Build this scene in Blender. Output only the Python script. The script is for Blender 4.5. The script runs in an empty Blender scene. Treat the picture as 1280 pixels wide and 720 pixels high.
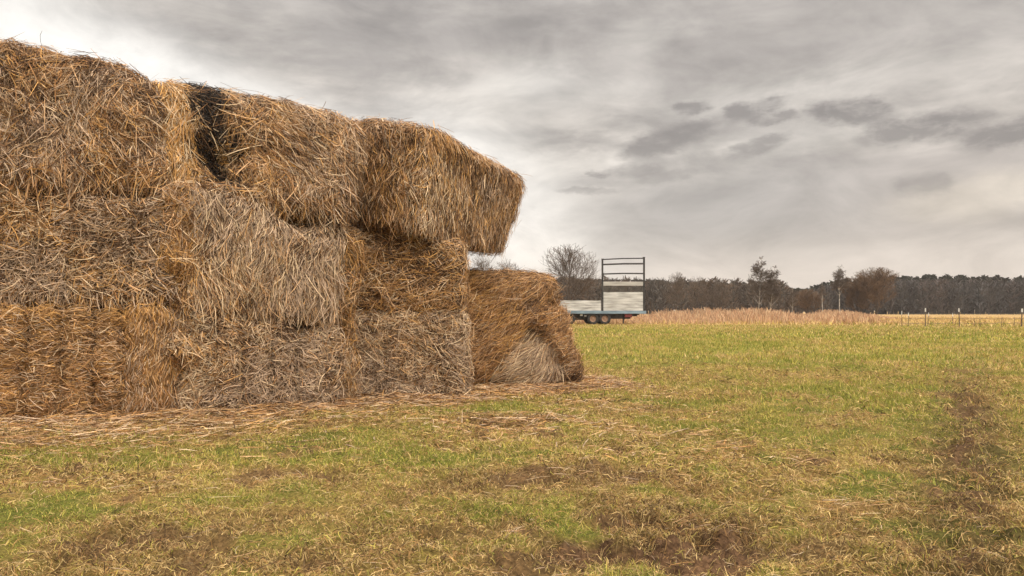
import bpy, math, random
import numpy as np
from mathutils import Vector, Matrix

random.seed(7)
RNG = np.random.default_rng(11)
scene = bpy.context.scene
COL = scene.collection
R = math.radians

# ------------------------------------------------------------------ camera measures
EYE, FOC, HORIZ = 1.2, 960.0, 388.0      # eye height (m), focal length in photo pixels, horizon row


def at(px, py, Y):
    return np.array([(px - 640.0) / FOC * Y, Y, EYE + (HORIZ - py) / FOC * Y])


def gx(px, Y, z=0.0):
    return np.array([(px - 640.0) / FOC * Y, Y, z])


# ------------------------------------------------------------------ helpers
def tag(o, label=None, cat=None, group=None, kind=None):
    if label: o['label'] = label
    if cat: o['category'] = cat
    if group: o['group'] = group
    if kind: o['kind'] = kind
    return o


def empty(name, loc, rz=0.0):
    o = bpy.data.objects.new(name, None)
    o.location = loc
    o.rotation_euler = (0, 0, rz)
    o.empty_display_size = 0.2
    COL.objects.link(o)
    return o


def hash3(ix, iy, iz, seed):
    h = (ix.astype(np.int64) * 374761393 + iy.astype(np.int64) * 668265263
         + iz.astype(np.int64) * 2147483647 + seed * 1274126177) & 0xFFFFFFFF
    h = ((h ^ (h >> 13)) * 1274126177) & 0xFFFFFFFF
    h = ((h ^ (h >> 16)) * 2246822519) & 0xFFFFFFFF
    h = h ^ (h >> 15)
    return (h & 0xFFFFFF).astype(np.float64) / 0xFFFFFF


def vnoise(x, y, z=None, seed=0):
    x = np.asarray(x, float); y = np.asarray(y, float)
    z = np.zeros_like(x) if z is None else np.asarray(z, float)
    ix, iy, iz = np.floor(x), np.floor(y), np.floor(z)
    fx, fy, fz = x - ix, y - iy, z - iz
    fx = fx * fx * (3 - 2 * fx); fy = fy * fy * (3 - 2 * fy); fz = fz * fz * (3 - 2 * fz)
    ix = ix.astype(np.int64); iy = iy.astype(np.int64); iz = iz.astype(np.int64)
    r = 0
    for dx in (0, 1):
        wx = fx if dx else 1 - fx
        for dy in (0, 1):
            wy = fy if dy else 1 - fy
            for dz in (0, 1):
                wz = fz if dz else 1 - fz
                r = r + wx * wy * wz * hash3(ix + dx, iy + dy, iz + dz, seed)
    return r


def fbm(x, y, z=None, seed=0, octaves=4):
    a, s, tot = 1.0, 0.0, 0.0
    f = 1.0
    for i in range(octaves):
        s = s + a * vnoise(np.asarray(x) * f, np.asarray(y) * f, None if z is None else np.asarray(z) * f, seed + 17 * i)
        tot += a; a *= 0.5; f *= 2.03
    return s / tot


def sstep(a, b, x):
    t = np.clip((np.asarray(x, float) - a) / (b - a), 0, 1)
    return t * t * (3 - 2 * t)


def quad_mesh(name, V, F, C=None, mat=None, parent=None, smooth=False):
    V = np.ascontiguousarray(V, dtype=np.float32); F = np.ascontiguousarray(F, dtype=np.int32)
    me = bpy.data.meshes.new(name)
    n, m = len(V), len(F)
    k = F.shape[1]
    me.vertices.add(n); me.vertices.foreach_set('co', V.ravel())
    me.loops.add(m * k); me.loops.foreach_set('vertex_index', F.ravel())
    me.polygons.add(m)
    me.polygons.foreach_set('loop_start', np.arange(0, m * k, k, dtype=np.int32))
    me.polygons.foreach_set('loop_total', np.full(m, k, dtype=np.int32))
    if smooth:
        me.polygons.foreach_set('use_smooth', np.ones(m, dtype=bool))
    me.update(calc_edges=True)
    if C is not None:
        a = me.attributes.new('Col', 'FLOAT_COLOR', 'POINT')
        c4 = np.ones((n, 4), dtype=np.float32); c4[:, :3] = C
        a.data.foreach_set('color', c4.ravel())
    if mat: me.materials.append(mat)
    o = bpy.data.objects.new(name, me)
    COL.objects.link(o)
    if parent: o.parent = parent
    return o


def ribbons(P, W, S, C):
    """P (N,K,3) spine points, W (N,K) widths, S (N,3) or (N,K,3) side vectors, C (N,3) -> verts, quads, colours"""
    N, K, _ = P.shape
    if S.ndim == 2: S = S[:, None, :]
    h = S * (W[..., None] * 0.5)
    V = np.stack([P - h, P + h], axis=2).reshape(N * K * 2, 3)
    b = (np.arange(N) * K * 2)[:, None] + (np.arange(K - 1) * 2)[None, :]
    F = np.stack([b, b + 1, b + 3, b + 2], axis=-1).reshape(-1, 4)
    return V, F, np.repeat(C, K * 2, axis=0)


def merge(parts):
    Vs, Fs, Cs, off = [], [], [], 0
    for V, F, C in parts:
        Vs.append(V); Fs.append(F + off); Cs.append(C); off += len(V)
    return np.concatenate(Vs), np.concatenate(Fs), np.concatenate(Cs)


def unit(v):
    return v / (np.linalg.norm(v, axis=-1, keepdims=True) + 1e-9)


class MB:
    """collects boxes and tubes, then links them as one mesh object"""
    def __init__(s): s.V = []; s.F = []

    def box(s, c, d, rz=0.0, bev=0.0):
        cx, cy, cz = c; dx, dy, dz = [q / 2 for q in d]
        b = min(bev, dx * .6, dy * .6, dz * .6)
        n = len(s.V)
        ca, sa = math.cos(rz), math.sin(rz)
        if b <= 0:
            pts = [(x, y, z) for z in (-dz, dz) for (x, y) in ((-dx, -dy), (dx, -dy), (dx, dy), (-dx, dy))]
            fs = [(3, 2, 1, 0), (4, 5, 6, 7), (0, 1, 5, 4), (1, 2, 6, 5), (2, 3, 7, 6), (3, 0, 4, 7)]
        else:
            def ring(x, y, q, z):
                return [(-x + q, -y, z), (x - q, -y, z), (x, -y + q, z), (x, y - q, z), (x - q, y, z), (-x + q, y, z), (-x, y - q, z), (-x, -y + q, z)]
            pts = ring(dx - b, dy - b, b * .3, -dz) + ring(dx, dy, b, -dz + b) + ring(dx, dy, b, dz - b) + ring(dx - b, dy - b, b * .3, dz)
            fs = [tuple(range(7, -1, -1)), tuple(range(24, 32))]
            for k in range(3):
                for i in range(8):
                    j = (i + 1) % 8
                    fs.append((k * 8 + i, k * 8 + j, k * 8 + 8 + j, k * 8 + 8 + i))
        for x, y, z in pts:
            s.V.append((cx + x * ca - y * sa, cy + x * sa + y * ca, cz + z))
        s.F += [tuple(n + i for i in f) for f in fs]
        return s

    def tube(s, pts, r, seg=8, r1=None):
        pts = [Vector(p) for p in pts]
        n0 = len(s.V); K = len(pts)
        for i, p in enumerate(pts):
            t = (pts[min(i + 1, K - 1)] - pts[max(i - 1, 0)]).normalized()
            u = t.cross(Vector((0, 0, 1)))
            if u.length < 1e-3: u = t.cross(Vector((0, 1, 0)))
            u.normalize(); v = t.cross(u)
            rr = r if r1 is None else r + (r1 - r) * i / (K - 1)
            for k in range(seg):
                a = 2 * math.pi * k / seg
                s.V.append(tuple(p + u * (math.cos(a) * rr) + v * (math.sin(a) * rr)))
        for i in range(K - 1):
            for k in range(seg):
                a = n0 + i * seg + k; b = n0 + i * seg + (k + 1) % seg
                s.F.append((a, b, b + seg, a + seg))
        s.F.append(tuple(n0 + k for k in range(seg - 1, -1, -1)))
        s.F.append(tuple(n0 + (K - 1) * seg + k for k in range(seg)))
        return s

    def lathe(s, prof, c, seg=24):
        """profile (radius, offset along local Y), axis along Y"""
        n0 = len(s.V); K = len(prof)
        for r, y in prof:
            for k in range(seg):
                a = 2 * math.pi * k / seg
                s.V.append((c[0] + r * math.cos(a), c[1] + y, c[2] + r * math.sin(a)))
        for i in range(K - 1):
            for k in range(seg):
                a = n0 + i * seg + k; b = n0 + i * seg + (k + 1) % seg
                s.F.append((a, a + seg, b + seg, b))
        return s

    def build(s, name, mat, parent=None, smooth=False):
        me = bpy.data.meshes.new(name)
        me.from_pydata(s.V, [], s.F)
        me.update()
        if smooth:
            me.polygons.foreach_set('use_smooth', [True] * len(me.polygons))
        me.materials.append(mat)
        o = bpy.data.objects.new(name, me)
        COL.objects.link(o)
        if parent: o.parent = parent
        return o


# ------------------------------------------------------------------ materials
def nodes_mat(name):
    m = bpy.data.materials.new(name); m.use_nodes = True
    nt = m.node_tree
    return m, nt, nt.nodes['Principled BSDF']


def attr_mat(name, rough=0.85, spec=0.2, nscale=30.0, lo=0.75, hi=1.25, bump=0.0, bscale=60.0, transl=0.0):
    m, nt, b = nodes_mat(name)
    at_ = nt.nodes.new('ShaderNodeAttribute'); at_.attribute_name = 'Col'
    geo = nt.nodes.new('ShaderNodeNewGeometry')
    no = nt.nodes.new('ShaderNodeTexNoise'); no.inputs['Scale'].default_value = nscale; no.inputs['Detail'].default_value = 6
    nt.links.new(geo.outputs['Position'], no.inputs['Vector'])
    mr = nt.nodes.new('ShaderNodeMapRange')
    mr.inputs['From Min'].default_value = 0.3; mr.inputs['From Max'].default_value = 0.7
    mr.inputs['To Min'].default_value = lo; mr.inputs['To Max'].default_value = hi
    nt.links.new(no.outputs['Fac'], mr.inputs['Value'])
    mu = nt.nodes.new('ShaderNodeVectorMath'); mu.operation = 'SCALE'
    nt.links.new(at_.outputs['Color'], mu.inputs[0]); nt.links.new(mr.outputs['Result'], mu.inputs['Scale'])
    nt.links.new(mu.outputs['Vector'], b.inputs['Base Color'])
    b.inputs['Roughness'].default_value = rough
    b.inputs['Specular IOR Level'].default_value = spec
    if bump > 0:
        n2 = nt.nodes.new('ShaderNodeTexNoise'); n2.inputs['Scale'].default_value = bscale; n2.inputs['Detail'].default_value = 8
        nt.links.new(geo.outputs['Position'], n2.inputs['Vector'])
        bp = nt.nodes.new('ShaderNodeBump'); bp.inputs['Strength'].default_value = bump; bp.inputs['Distance'].default_value = 0.03
        nt.links.new(n2.outputs['Fac'], bp.inputs['Height']); nt.links.new(bp.outputs['Normal'], b.inputs['Normal'])
    if transl > 0:
        tr = nt.nodes.new('ShaderNodeBsdfTranslucent'); nt.links.new(mu.outputs['Vector'], tr.inputs['Color'])
        mx = nt.nodes.new('ShaderNodeMixShader'); mx.inputs['Fac'].default_value = transl
        out = nt.nodes['Material Output']
        nt.links.new(b.outputs[0], mx.inputs[1]); nt.links.new(tr.outputs[0], mx.inputs[2]); nt.links.new(mx.outputs[0], out.inputs['Surface'])
    return m


def plain_mat(name, c1, c2, scale=6.0, rough=0.7, metal=0.0, spec=0.4, stretch=(1, 1, 1), bump=0.0):
    m, nt, b = nodes_mat(name)
    tc = nt.nodes.new('ShaderNodeTexCoord')
    mp = nt.nodes.new('ShaderNodeMapping'); mp.inputs['Scale'].default_value = stretch
    nt.links.new(tc.outputs['Object'], mp.inputs['Vector'])
    no = nt.nodes.new('ShaderNodeTexNoise'); no.inputs['Scale'].default_value = scale; no.inputs['Detail'].default_value = 7
    nt.links.new(mp.outputs['Vector'], no.inputs['Vector'])
    cr = nt.nodes.new('ShaderNodeValToRGB')
    cr.color_ramp.elements[0].position = 0.33; cr.color_ramp.elements[0].color = (*c1, 1)
    cr.color_ramp.elements[1].position = 0.67; cr.color_ramp.elements[1].color = (*c2, 1)
    nt.links.new(no.outputs['Fac'], cr.inputs['Fac']); nt.links.new(cr.outputs['Color'], b.inputs['Base Color'])
    b.inputs['Roughness'].default_value = rough; b.inputs['Metallic'].default_value = metal
    b.inputs['Specular IOR Level'].default_value = spec
    if bump > 0:
        bp = nt.nodes.new('ShaderNodeBump'); bp.inputs['Strength'].default_value = bump; bp.inputs['Distance'].default_value = 0.02
        nt.links.new(no.outputs['Fac'], bp.inputs['Height']); nt.links.new(bp.outputs['Normal'], b.inputs['Normal'])
    return m


M_STRAW = attr_mat('straw', rough=0.75, spec=0.22, nscale=18, lo=0.8, hi=1.2, transl=0.08)
M_GROUND = attr_mat('turf_soil', rough=0.95, spec=0.1, nscale=45, lo=0.5, hi=1.45, bump=0.9, bscale=35)
M_GRASS = attr_mat('grass_blades', rough=0.8, spec=0.15, nscale=3, lo=0.85, hi=1.15, transl=0.25)
M_REED = attr_mat('dry_reed', rough=0.9, spec=0.1, nscale=1.0, lo=0.8, hi=1.2, transl=0.15)
M_WOOD = attr_mat('bare_wood_mass', rough=0.95, spec=0.05, nscale=0.15, lo=0.8, hi=1.2)
M_BARK = plain_mat('bark', (0.045, 0.034, 0.026), (0.10, 0.078, 0.06), 4, 0.95, spec=0.1)
M_TWIG = plain_mat('twigs', (0.085, 0.064, 0.05), (0.15, 0.115, 0.088), 1, 0.95, spec=0.1)
M_TWIGB = plain_mat('rust_twigs', (0.105, 0.068, 0.043), (0.185, 0.120, 0.074), 1, 0.95, spec=0.1)
M_BIRCH = plain_mat('birch_bark', (0.16, 0.14, 0.12), (0.55, 0.52, 0.47), 3, 0.8, spec=0.2, stretch=(1, 1, 2.5))
M_TWINE = plain_mat('twine', (0.03, 0.022, 0.016), (0.07, 0.05, 0.035), 20, 0.9)
M_WHITE = plain_mat('weathered_white_board', (0.25, 0.245, 0.23), (0.58, 0.575, 0.555), 2.2, 0.7, stretch=(0.4, 1, 3))
M_GREYB = plain_mat('grey_board', (0.28, 0.27, 0.25), (0.45, 0.43, 0.40), 2.0, 0.75, stretch=(0.4, 1, 3))
M_STEELD = plain_mat('dark_steel', (0.022, 0.021, 0.022), (0.06, 0.055, 0.052), 3, 0.6, 0.3)
M_MESHD = plain_mat('dark_slat', (0.035, 0.032, 0.028), (0.09, 0.082, 0.07), 3, 0.8)
M_BLUEG = plain_mat('blue_grey_paint', (0.10, 0.145, 0.18), (0.22, 0.30, 0.36), 1.8, 0.55, 0.1, stretch=(0.5, 1, 2))
M_TYRE = plain_mat('tyre_rubber', (0.015, 0.014, 0.013), (0.04, 0.036, 0.032), 6, 0.9)
M_RUST = plain_mat('rusty_rim', (0.16, 0.085, 0.05), (0.32, 0.21, 0.14), 7, 0.8)
M_RED = plain_mat('red_paint', (0.09, 0.012, 0.012), (0.17, 0.03, 0.025), 4, 0.5)
M_POST = plain_mat('old_post', (0.07, 0.052, 0.038), (0.19, 0.14, 0.10), 9, 0.9, stretch=(1, 1, 0.3))
M_CAP = plain_mat('white_insulator', (0.55, 0.53, 0.5), (0.8, 0.78, 0.74), 9, 0.5)
M_WIRE = plain_mat('fence_wire', (0.07, 0.055, 0.04), (0.15, 0.12, 0.09), 3, 0.6)
M_HILL = plain_mat('hill_wood', (0.03, 0.034, 0.024), (0.055, 0.055, 0.04), 0.02, 0.95, spec=0.05)

# ------------------------------------------------------------------ straw bales
STRAW = np.array([
    [0.540, 0.335, 0.175],   # 0 tan
    [0.465, 0.335, 0.228],   # 1 weathered grey
    [0.560, 0.310, 0.105],   # 2 golden
    [0.350, 0.180, 0.072],   # 3 orange brown
    [0.110, 0.060, 0.032],   # 4 dark brown
    [0.680, 0.510, 0.320],   # 5 pale
    [0.030, 0.023, 0.018],   # 6 rotten black
])


def cube_grid(n):
    V, F = [], []
    g = np.linspace(-1, 1, n + 1)
    a, b = np.meshgrid(g, g, indexing='ij')
    a = a.ravel(); b = b.ravel(); o = np.ones_like(a)
    idx = np.arange((n + 1) ** 2).reshape(n + 1, n + 1)
    q = np.stack([idx[:-1, :-1], idx[1:, :-1], idx[1:, 1:], idx[:-1, 1:]], -1).reshape(-1, 4)
    for ax in range(3):
        for s in (-1, 1):
            P = np.zeros((len(a), 3))
            P[:, ax] = s; P[:, (ax + 1) % 3] = a; P[:, (ax + 2) % 3] = b
            V.append(P); F.append((q if s > 0 else q[:, ::-1]) + len(F) * len(a))
    V = np.concatenate(V); F = np.concatenate(F)
    key = np.round(V * 5000).astype(np.int64)
    _, first, inv = np.unique(key, axis=0, return_index=True, return_inverse=True)
    return V[first], inv.ravel()[F]


CUBE_V, CUBE_F = cube_grid(44)


def vnormals(V, F):
    fn = np.cross(V[F[:, 2]] - V[F[:, 0]], V[F[:, 3]] - V[F[:, 1]])
    n = np.zeros_like(V)
    for k in range(4): np.add.at(n, F[:, k], fn)
    return unit(n)


def trilin(U, c):
    """c: dict keys (sx,sy,sz) in -1/1"""
    r = 0
    for k, p in c.items():
        w = np.prod([(1 + s * U[:, i]) / 2 for i, s in enumerate(k)], axis=0)
        r = r + w[:, None] * p[None, :]
    return r


def box_corners(bl, br, tl, tr, depth, back_drop=0.0):
    """front corners (bottom left, bottom right, top left, top right) and the depth vector"""
    d = np.array(depth, float)
    u = np.array([0, 0, back_drop])
    return {(-1, -1, -1): bl, (1, -1, -1): br, (-1, -1, 1): tl, (1, -1, 1): tr,
            (-1, 1, -1): bl + d, (1, 1, -1): br + d, (-1, 1, 1): tl + d + u, (1, 1, 1): tr + d + u}


def straw_thing(name, corners, n_straw, weights, seed, down=0.6, horiz=0.5, rnd=0.8, length=(0.12, 0.42),
                round_n=7.0, lump=0.10, lumpscale=1.6, grooves=(), groove_depth=0.05, disp=None, colour=None, dirf=None,
                lift=0.05, fringe=0.06, width=(0.0045, 0.0095), bend=0.25, core=(0.085, 0.046, 0.022), hang=0.0):
    rng = np.random.default_rng(seed)
    U = CUBE_V / (np.sum(np.abs(CUBE_V) ** round_n, axis=1) ** (1 / round_n))[:, None]
    P = trilin(U, corners)
    N = vnormals(P, CUBE_F)
    d = (fbm(P[:, 0] * lumpscale, P[:, 1] * lumpscale, P[:, 2] * lumpscale, seed, 4) - 0.5) * 2 * lump
    d += (fbm(P[:, 0] * 9, P[:, 1] * 9, P[:, 2] * 9, seed + 3, 3) - 0.5) * 0.10
    for g in grooves:
        wob = (vnoise(P[:, 2] * 3, P[:, 2] * 0 + g * 9, None, seed) - 0.5) * 0.05
        d -= groove_depth * np.exp(-((U[:, 0] - g - wob) / 0.03) ** 2) * np.clip(1.3 - 0.6 * np.abs(U[:, 2]), 0.3, 1.2)
        d -= groove_depth * 0.3 * np.exp(-((U[:, 0] - g - wob) / 0.07) ** 2)
    if disp is not None: d = d + disp(U, P)
    P = P + N * d[:, None]
    P[:, 2] = np.maximum(P[:, 2], 0.0)
    N = vnormals(P, CUBE_F)
    cc = np.array(core)[None, :] * (0.6 + 0.8 * fbm(P[:, 0] * 6, P[:, 1] * 6, P[:, 2] * 6, seed + 9, 3))[:, None]
    parts = [(P, CUBE_F, cc)]
    # --- straws on the surface
    A = P[CUBE_F]
    fn = np.cross(A[:, 2] - A[:, 0], A[:, 3] - A[:, 1])
    area = np.linalg.norm(fn, axis=1) * 0.5
    fn = unit(fn)
    cen = A.mean(1)
    tocam = unit(np.array([0, 0, EYE]) - cen)
    face = np.sum(fn * tocam, axis=1)
    w = area * np.where(face > 0.0, 0.6 + 0.4 * np.clip(face * 3, 0, 1), 0.22) * np.where(fn[:, 2] < -0.8, 0.3, 1.0)
    w = w * np.where(fn[:, 2] > 0.5, 0.8, 1.0)
    idx = rng.choice(len(w), size=n_straw, p=w / w.sum())
    q = A[idx]
    s, t = rng.random(n_straw)[:, None], rng.random(n_straw)[:, None]
    base = (q[:, 0] * (1 - s) + q[:, 1] * s) * (1 - t) + (q[:, 3] * (1 - s) + q[:, 2] * s) * t
    nn = unit(N[CUBE_F[idx]].mean(1))
    uu = U[CUBE_F[idx]].mean(1)
    # direction: down the face, along the bale, at random; in locks that share a lean
    lock = fbm(base[:, 0] * 2.6, base[:, 1] * 2.6, base[:, 2] * 2.6, seed + 21, 3) - 0.5
    lock2 = vnoise(base[:, 0] * 6, base[:, 1] * 6, base[:, 2] * 6, seed + 23) - 0.5
    along = unit(corners[(1, -1, -1)] - corners[(-1, -1, -1)])
    dn = np.array([0, 0, -1.0])
    T = down * dn[None, :] + along[None, :] * (horiz * rng.normal(0, 1, n_straw) + 3.4 * lock + 1.8 * lock2)[:, None] + rng.normal(0, rnd, (n_straw, 3)) * 0.5
    if dirf is not None: T = dirf(T, uu, base, nn, rng)
    T = T - nn * np.sum(T * nn, axis=1, keepdims=True)
    T = unit(T)
    if hang > 0:      # the lowest straws hang free over the edge
        hg = (uu[:, 2] < -0.72) & (uu[:, 1] < 0.9) & (nn[:, 2] > -0.75) & (rng.random(n_straw) < hang)
        T = np.where(hg[:, None], unit(np.stack([rng.normal(0, .28, n_straw), rng.normal(-.1, .2, n_straw), np.full(n_straw, -1.0)], 1)), T)
    B = np.cross(nn, T)
    L = rng.uniform(length[0], length[1], n_straw) * rng.choice([0.25, 0.6, 1.0, 1.35], n_straw, p=[0.28, 0.35, 0.30, 0.07])
    off = np.abs(rng.normal(0, 1, n_straw)) * 0.032 + 0.003
    lf = rng.normal(0, 1, n_straw) * lift
    if len(grooves):
        gd = np.min(np.abs(uu[:, 0:1] - np.array(grooves)[None, :]), axis=1)
        ing = (gd < 0.036) & (rng.random(n_straw) < 0.85) & (uu[:, 2] > -0.92) & (uu[:, 2] < 0.9)
        L = np.where(ing, L * 0.35, np.minimum(L, 0.07 + gd * 1.8)); off = np.where(ing, 0.003, off)
    wild = rng.random(n_straw) < fringe
    lf = np.where(wild, np.abs(rng.normal(0.25, 0.25, n_straw)), lf)
    bd = rng.normal(0, bend, n_straw)
    kink = rng.normal(0, bend * 0.9, n_straw) * (rng.random(n_straw) < 0.4)
    K = 4
    tt = np.linspace(0, 1, K)
    SP = np.zeros((n_straw, K, 3))
    for k, x in enumerate(tt):
        SP[:, k] = (base + T * (L * (x - 0.35))[:, None] + nn * (off + L * lf * x - np.where(wild, 0.25, 0.08) * L * x * x * 0.6)[:, None]
                    + B * (L * (bd * x * x + kink * max(0, x - 0.5)))[:, None])
        SP[:, k, 2] -= 0.12 * L * x * x * wild
    SP[..., 2] = np.maximum(SP[..., 2], 0.012 + 0.02 * rng.random((n_straw, 1)))
    wd = rng.uniform(width[0], width[1], n_straw)
    W = wd[:, None] * np.array([0.75, 1.0, 0.95, 0.55])[None, :]
    roll = rng.uniform(-0.9, 0.9, n_straw)[:, None]
    S = unit(B * np.cos(roll) + nn * np.sin(roll))
    # colour
    pw = np.tile(np.array(weights, float), (n_straw, 1))
    z1 = fbm(base[:, 0] * 1.3, base[:, 1] * 1.3, base[:, 2] * 1.3, seed + 40, 3)
    z2 = fbm(base[:, 0] * 3.1, base[:, 1] * 3.1, base[:, 2] * 3.1, seed + 44, 2)
    pw[:, 1] *= 0.3 + 2.2 * sstep(0.42, 0.62, z1)
    pw[:, 2] *= 0.4 + 1.8 * sstep(0.45, 0.6, 1 - z1)
    pw[:, 4] *= 0.5 + 3.2 * sstep(0.48, 0.66, z2)
    if colour is not None: pw = colour(pw, uu, base)
    cs = np.cumsum(pw, axis=1); cs /= cs[:, -1:]
    ci = (rng.random(n_straw)[:, None] > cs).sum(1)
    C = STRAW[np.clip(ci, 0, 6)] * np.clip(rng.normal(0.86, 0.26, n_straw), 0.3, 1.45)[:, None]
    parts.append(ribbons(SP, W, S, C))
    V, F, C = merge(parts)
    org = np.mean([corners[k] for k in corners if k[2] < 0], axis=0)
    o = quad_mesh(name, V - org, F, C, M_STRAW)
    o.location = org
    return o, P, U, N


def add_twines(o, P, U, us, seed, span=(-0.9, 0.85)):
    """lengths of twine lying in the grooves of the front face"""
    org = np.array(o.location)
    fr = U[:, 1] < -0.6
    for i, u in enumerate(us):
        pts = []
        for z in np.linspace(span[0], span[1], 9):
            k = np.argmin(((U - np.array([u, -1, z])) ** 2).sum(1) + (~fr) * 9)
            p = P[k] - org + np.array([0, -0.012, 0])
            p[0] += random.uniform(-0.008, 0.008)
            pts.append(p)
        MB().tube(pts, 0.006, 5).build('twine', M_TWINE, o)


W_GOLD = [0.9, 0.25, 1.3, 0.7, 0.25, 0.25, 0]
W_GREY = [0.8, 1.6, 0.18, 0.22, 0.6, 0.7, 0]
W_MIX = [1.0, 0.9, 0.36, 0.6, 0.75, 0.45, 0]
W_ORNG = [0.6, 0.25, 0.8, 1.3, 0.5, 0.2, 0]

# left column -----------------------------------------------------
GB = 'large straw bales in the stack'


def dir_fan(T, uu, base, nn, rng):
    return T


# A1: bottom left
aL, aR = -6.15, -3.84
c = box_corners(np.array([aL, 8.28, 0]), np.array([aR, 8.60, 0]), np.array([aL, 8.30, 1.25]), np.array([aR, 8.62, 1.24]), (-0.15, 1.4, 0))
gA = (-0.66, -0.32, 0.0, 0.29, 0.56)


def col_a1(pw, u, b):
    right = sstep(0.58, 0.7, u[:, 0])
    pw[:, 1] *= 0.5 + 3.0 * right
    pw[:, 2] *= (1.6 - 1.2 * right) * (0.7 + 1.5 * sstep(0.6, 0.95, u[:, 2]))  # lit top edge painted in with more golden straw
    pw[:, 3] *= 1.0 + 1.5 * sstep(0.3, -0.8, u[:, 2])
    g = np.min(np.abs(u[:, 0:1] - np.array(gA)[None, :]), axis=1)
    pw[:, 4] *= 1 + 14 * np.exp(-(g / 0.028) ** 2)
    return pw


def dir_a1(T, u, b, n, rng):
    right = sstep(0.56, 0.66, u[:, 0])[:, None]
    hz = unit(T * np.array([1, 1, 0.55]))
    dwn = unit(T * np.array([0.6, 0.6, 1]) + np.array([-0.25, 0, -1.6]))
    return hz * (1 - right) + dwn * right


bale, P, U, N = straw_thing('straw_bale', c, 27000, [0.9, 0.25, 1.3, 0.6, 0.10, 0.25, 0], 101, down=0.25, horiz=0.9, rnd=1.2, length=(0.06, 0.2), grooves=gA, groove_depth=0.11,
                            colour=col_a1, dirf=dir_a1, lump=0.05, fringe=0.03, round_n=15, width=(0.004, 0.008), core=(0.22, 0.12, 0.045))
tag(bale, 'golden bale with dark twine grooves at the bottom left of the stack', 'straw bale', GB)
add_twines(bale, P, U, gA, 1)

# A2: middle left
c = box_corners(np.array([aL, 8.42, 1.22]), np.array([aR, 8.68, 1.24]), np.array([aL, 8.46, 2.55]), np.array([aR + .05, 8.74, 2.50]), (-0.15, 1.4, 0))
gA2 = (-0.62, -0.30, 0.02, 0.30, 0.58)


def col_a2(pw, u, b):
    top = sstep(0.1, 0.8, u[:, 2])
    pw[:, 1] *= 2.0 - 0.9 * top
    pw[:, 5] *= 1.6
    pw[:, 3] *= 0.7 + 1.3 * top
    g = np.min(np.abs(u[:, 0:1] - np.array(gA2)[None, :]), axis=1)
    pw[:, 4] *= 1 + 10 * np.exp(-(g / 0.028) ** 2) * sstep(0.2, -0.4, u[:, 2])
    right = sstep(0.75, 0.9, u[:, 0])
    pw[:, 2] *= 1 + 3 * right
    return pw


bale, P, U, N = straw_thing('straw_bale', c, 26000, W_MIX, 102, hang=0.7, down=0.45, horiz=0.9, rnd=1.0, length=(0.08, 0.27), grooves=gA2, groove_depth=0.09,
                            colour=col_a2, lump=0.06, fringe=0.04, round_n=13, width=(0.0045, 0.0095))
tag(bale, 'greyish brown bale sandwiched between the golden bale and the domed bale', 'straw bale', GB)
add_twines(bale, P, U, gA2, 2, (-0.9, -0.05))

# A3: top left, sagging and domed
c = box_corners(np.array([aL, 8.40, 2.50]), np.array([aR - .10, 8.70, 2.50]), np.array([aL, 8.62, 4.36]), np.array([aR - .30, 8.92, 3.93]), (-0.15, 1.5, 0))


def col_a3(pw, u, b):
    top = sstep(0.3, 0.95, u[:, 2])
    low = sstep(0.1, -0.8, u[:, 2])
    pw[:, 4] *= 1 + 5.0 * top
    pw[:, 3] *= 0.8 + 1.0 * top + 1.5 * low
    pw[:, 5] *= 1 - 0.7 * top
    pw[:, 2] *= 0.5 + 1.0 * low
    pw[:, 1] *= 1.2 - 0.6 * low
    return pw


bale, P, U, N = straw_thing('straw_bale', c, 36000, [0.9, 1.1, 0.35, 0.6, 0.5, 0.35, 0], 103, hang=0.5, down=0.9, horiz=0.5, rnd=1.1, length=(0.12, 0.38), colour=col_a3, lump=0.13,
                            fringe=0.05, round_n=5.5, width=(0.005, 0.0105))
tag(bale, 'shaggy domed brown bale forming the highest corner at the top left of the stack', 'straw bale', GB)

# middle column --------------------------------------------------
bL, bLy, bR, bRy = -3.88, 8.78, -2.14, 9.72
dB = (-0.62, 1.15, 0)
c = box_corners(np.array([bL, bLy, 0]), np.array([bR, bRy, 0]), np.array([bL, bLy + .02, 1.24]), np.array([bR, bRy + .04, 1.02]), dB)
gB = (-0.52, -0.22, 0.12, 0.42)


def col_b1(pw, u, b):
    left = sstep(-0.5, -0.75, u[:, 0])
    pw[:, 5] *= 1 + 3.0 * left
    pw[:, 1] *= 1.2 - 0.6 * left
    pw[:, 2] *= 0.6 + 1.2 * left
    return pw


def disp_b1(U, P):
    return -0.22 * np.exp(-((U[:, 0] - 0.52) / 0.16) ** 2) * sstep(0.55, 1.0, U[:, 2]) * sstep(0.0, -0.6, U[:, 1])


bale, P, U, N = straw_thing('straw_bale', c, 25000, W_GREY, 104, disp=disp_b1, down=0.5, horiz=0.7, rnd=0.9, length=(0.06, 0.22), grooves=gB, groove_depth=0.09, colour=col_b1,
                            lump=0.06, fringe=0.05, round_n=10, width=(0.0045, 0.0095))
tag(bale, 'grey weathered bale with a slumped right shoulder, middle of the bottom row', 'straw bale', GB)
add_twines(bale, P, U, gB, 3)

c = box_corners(np.array([bL - .02, bLy - .02, 1.24]), np.array([bR - .02, bRy + .02, 1.03]), np.array([bL - .05, bLy - .02, 2.66]), np.array([bR + .05, bRy + .08, 2.28]), dB, 0.2)


def disp_b2(U, P):
    # the gap where the top bale bridges over the right shoulder
    return -0.34 * np.exp(-((U[:, 0] - 0.42) / 0.22) ** 2) * sstep(0.45, 0.95, U[:, 2]) * sstep(-0.1, -0.6, U[:, 1])


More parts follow.
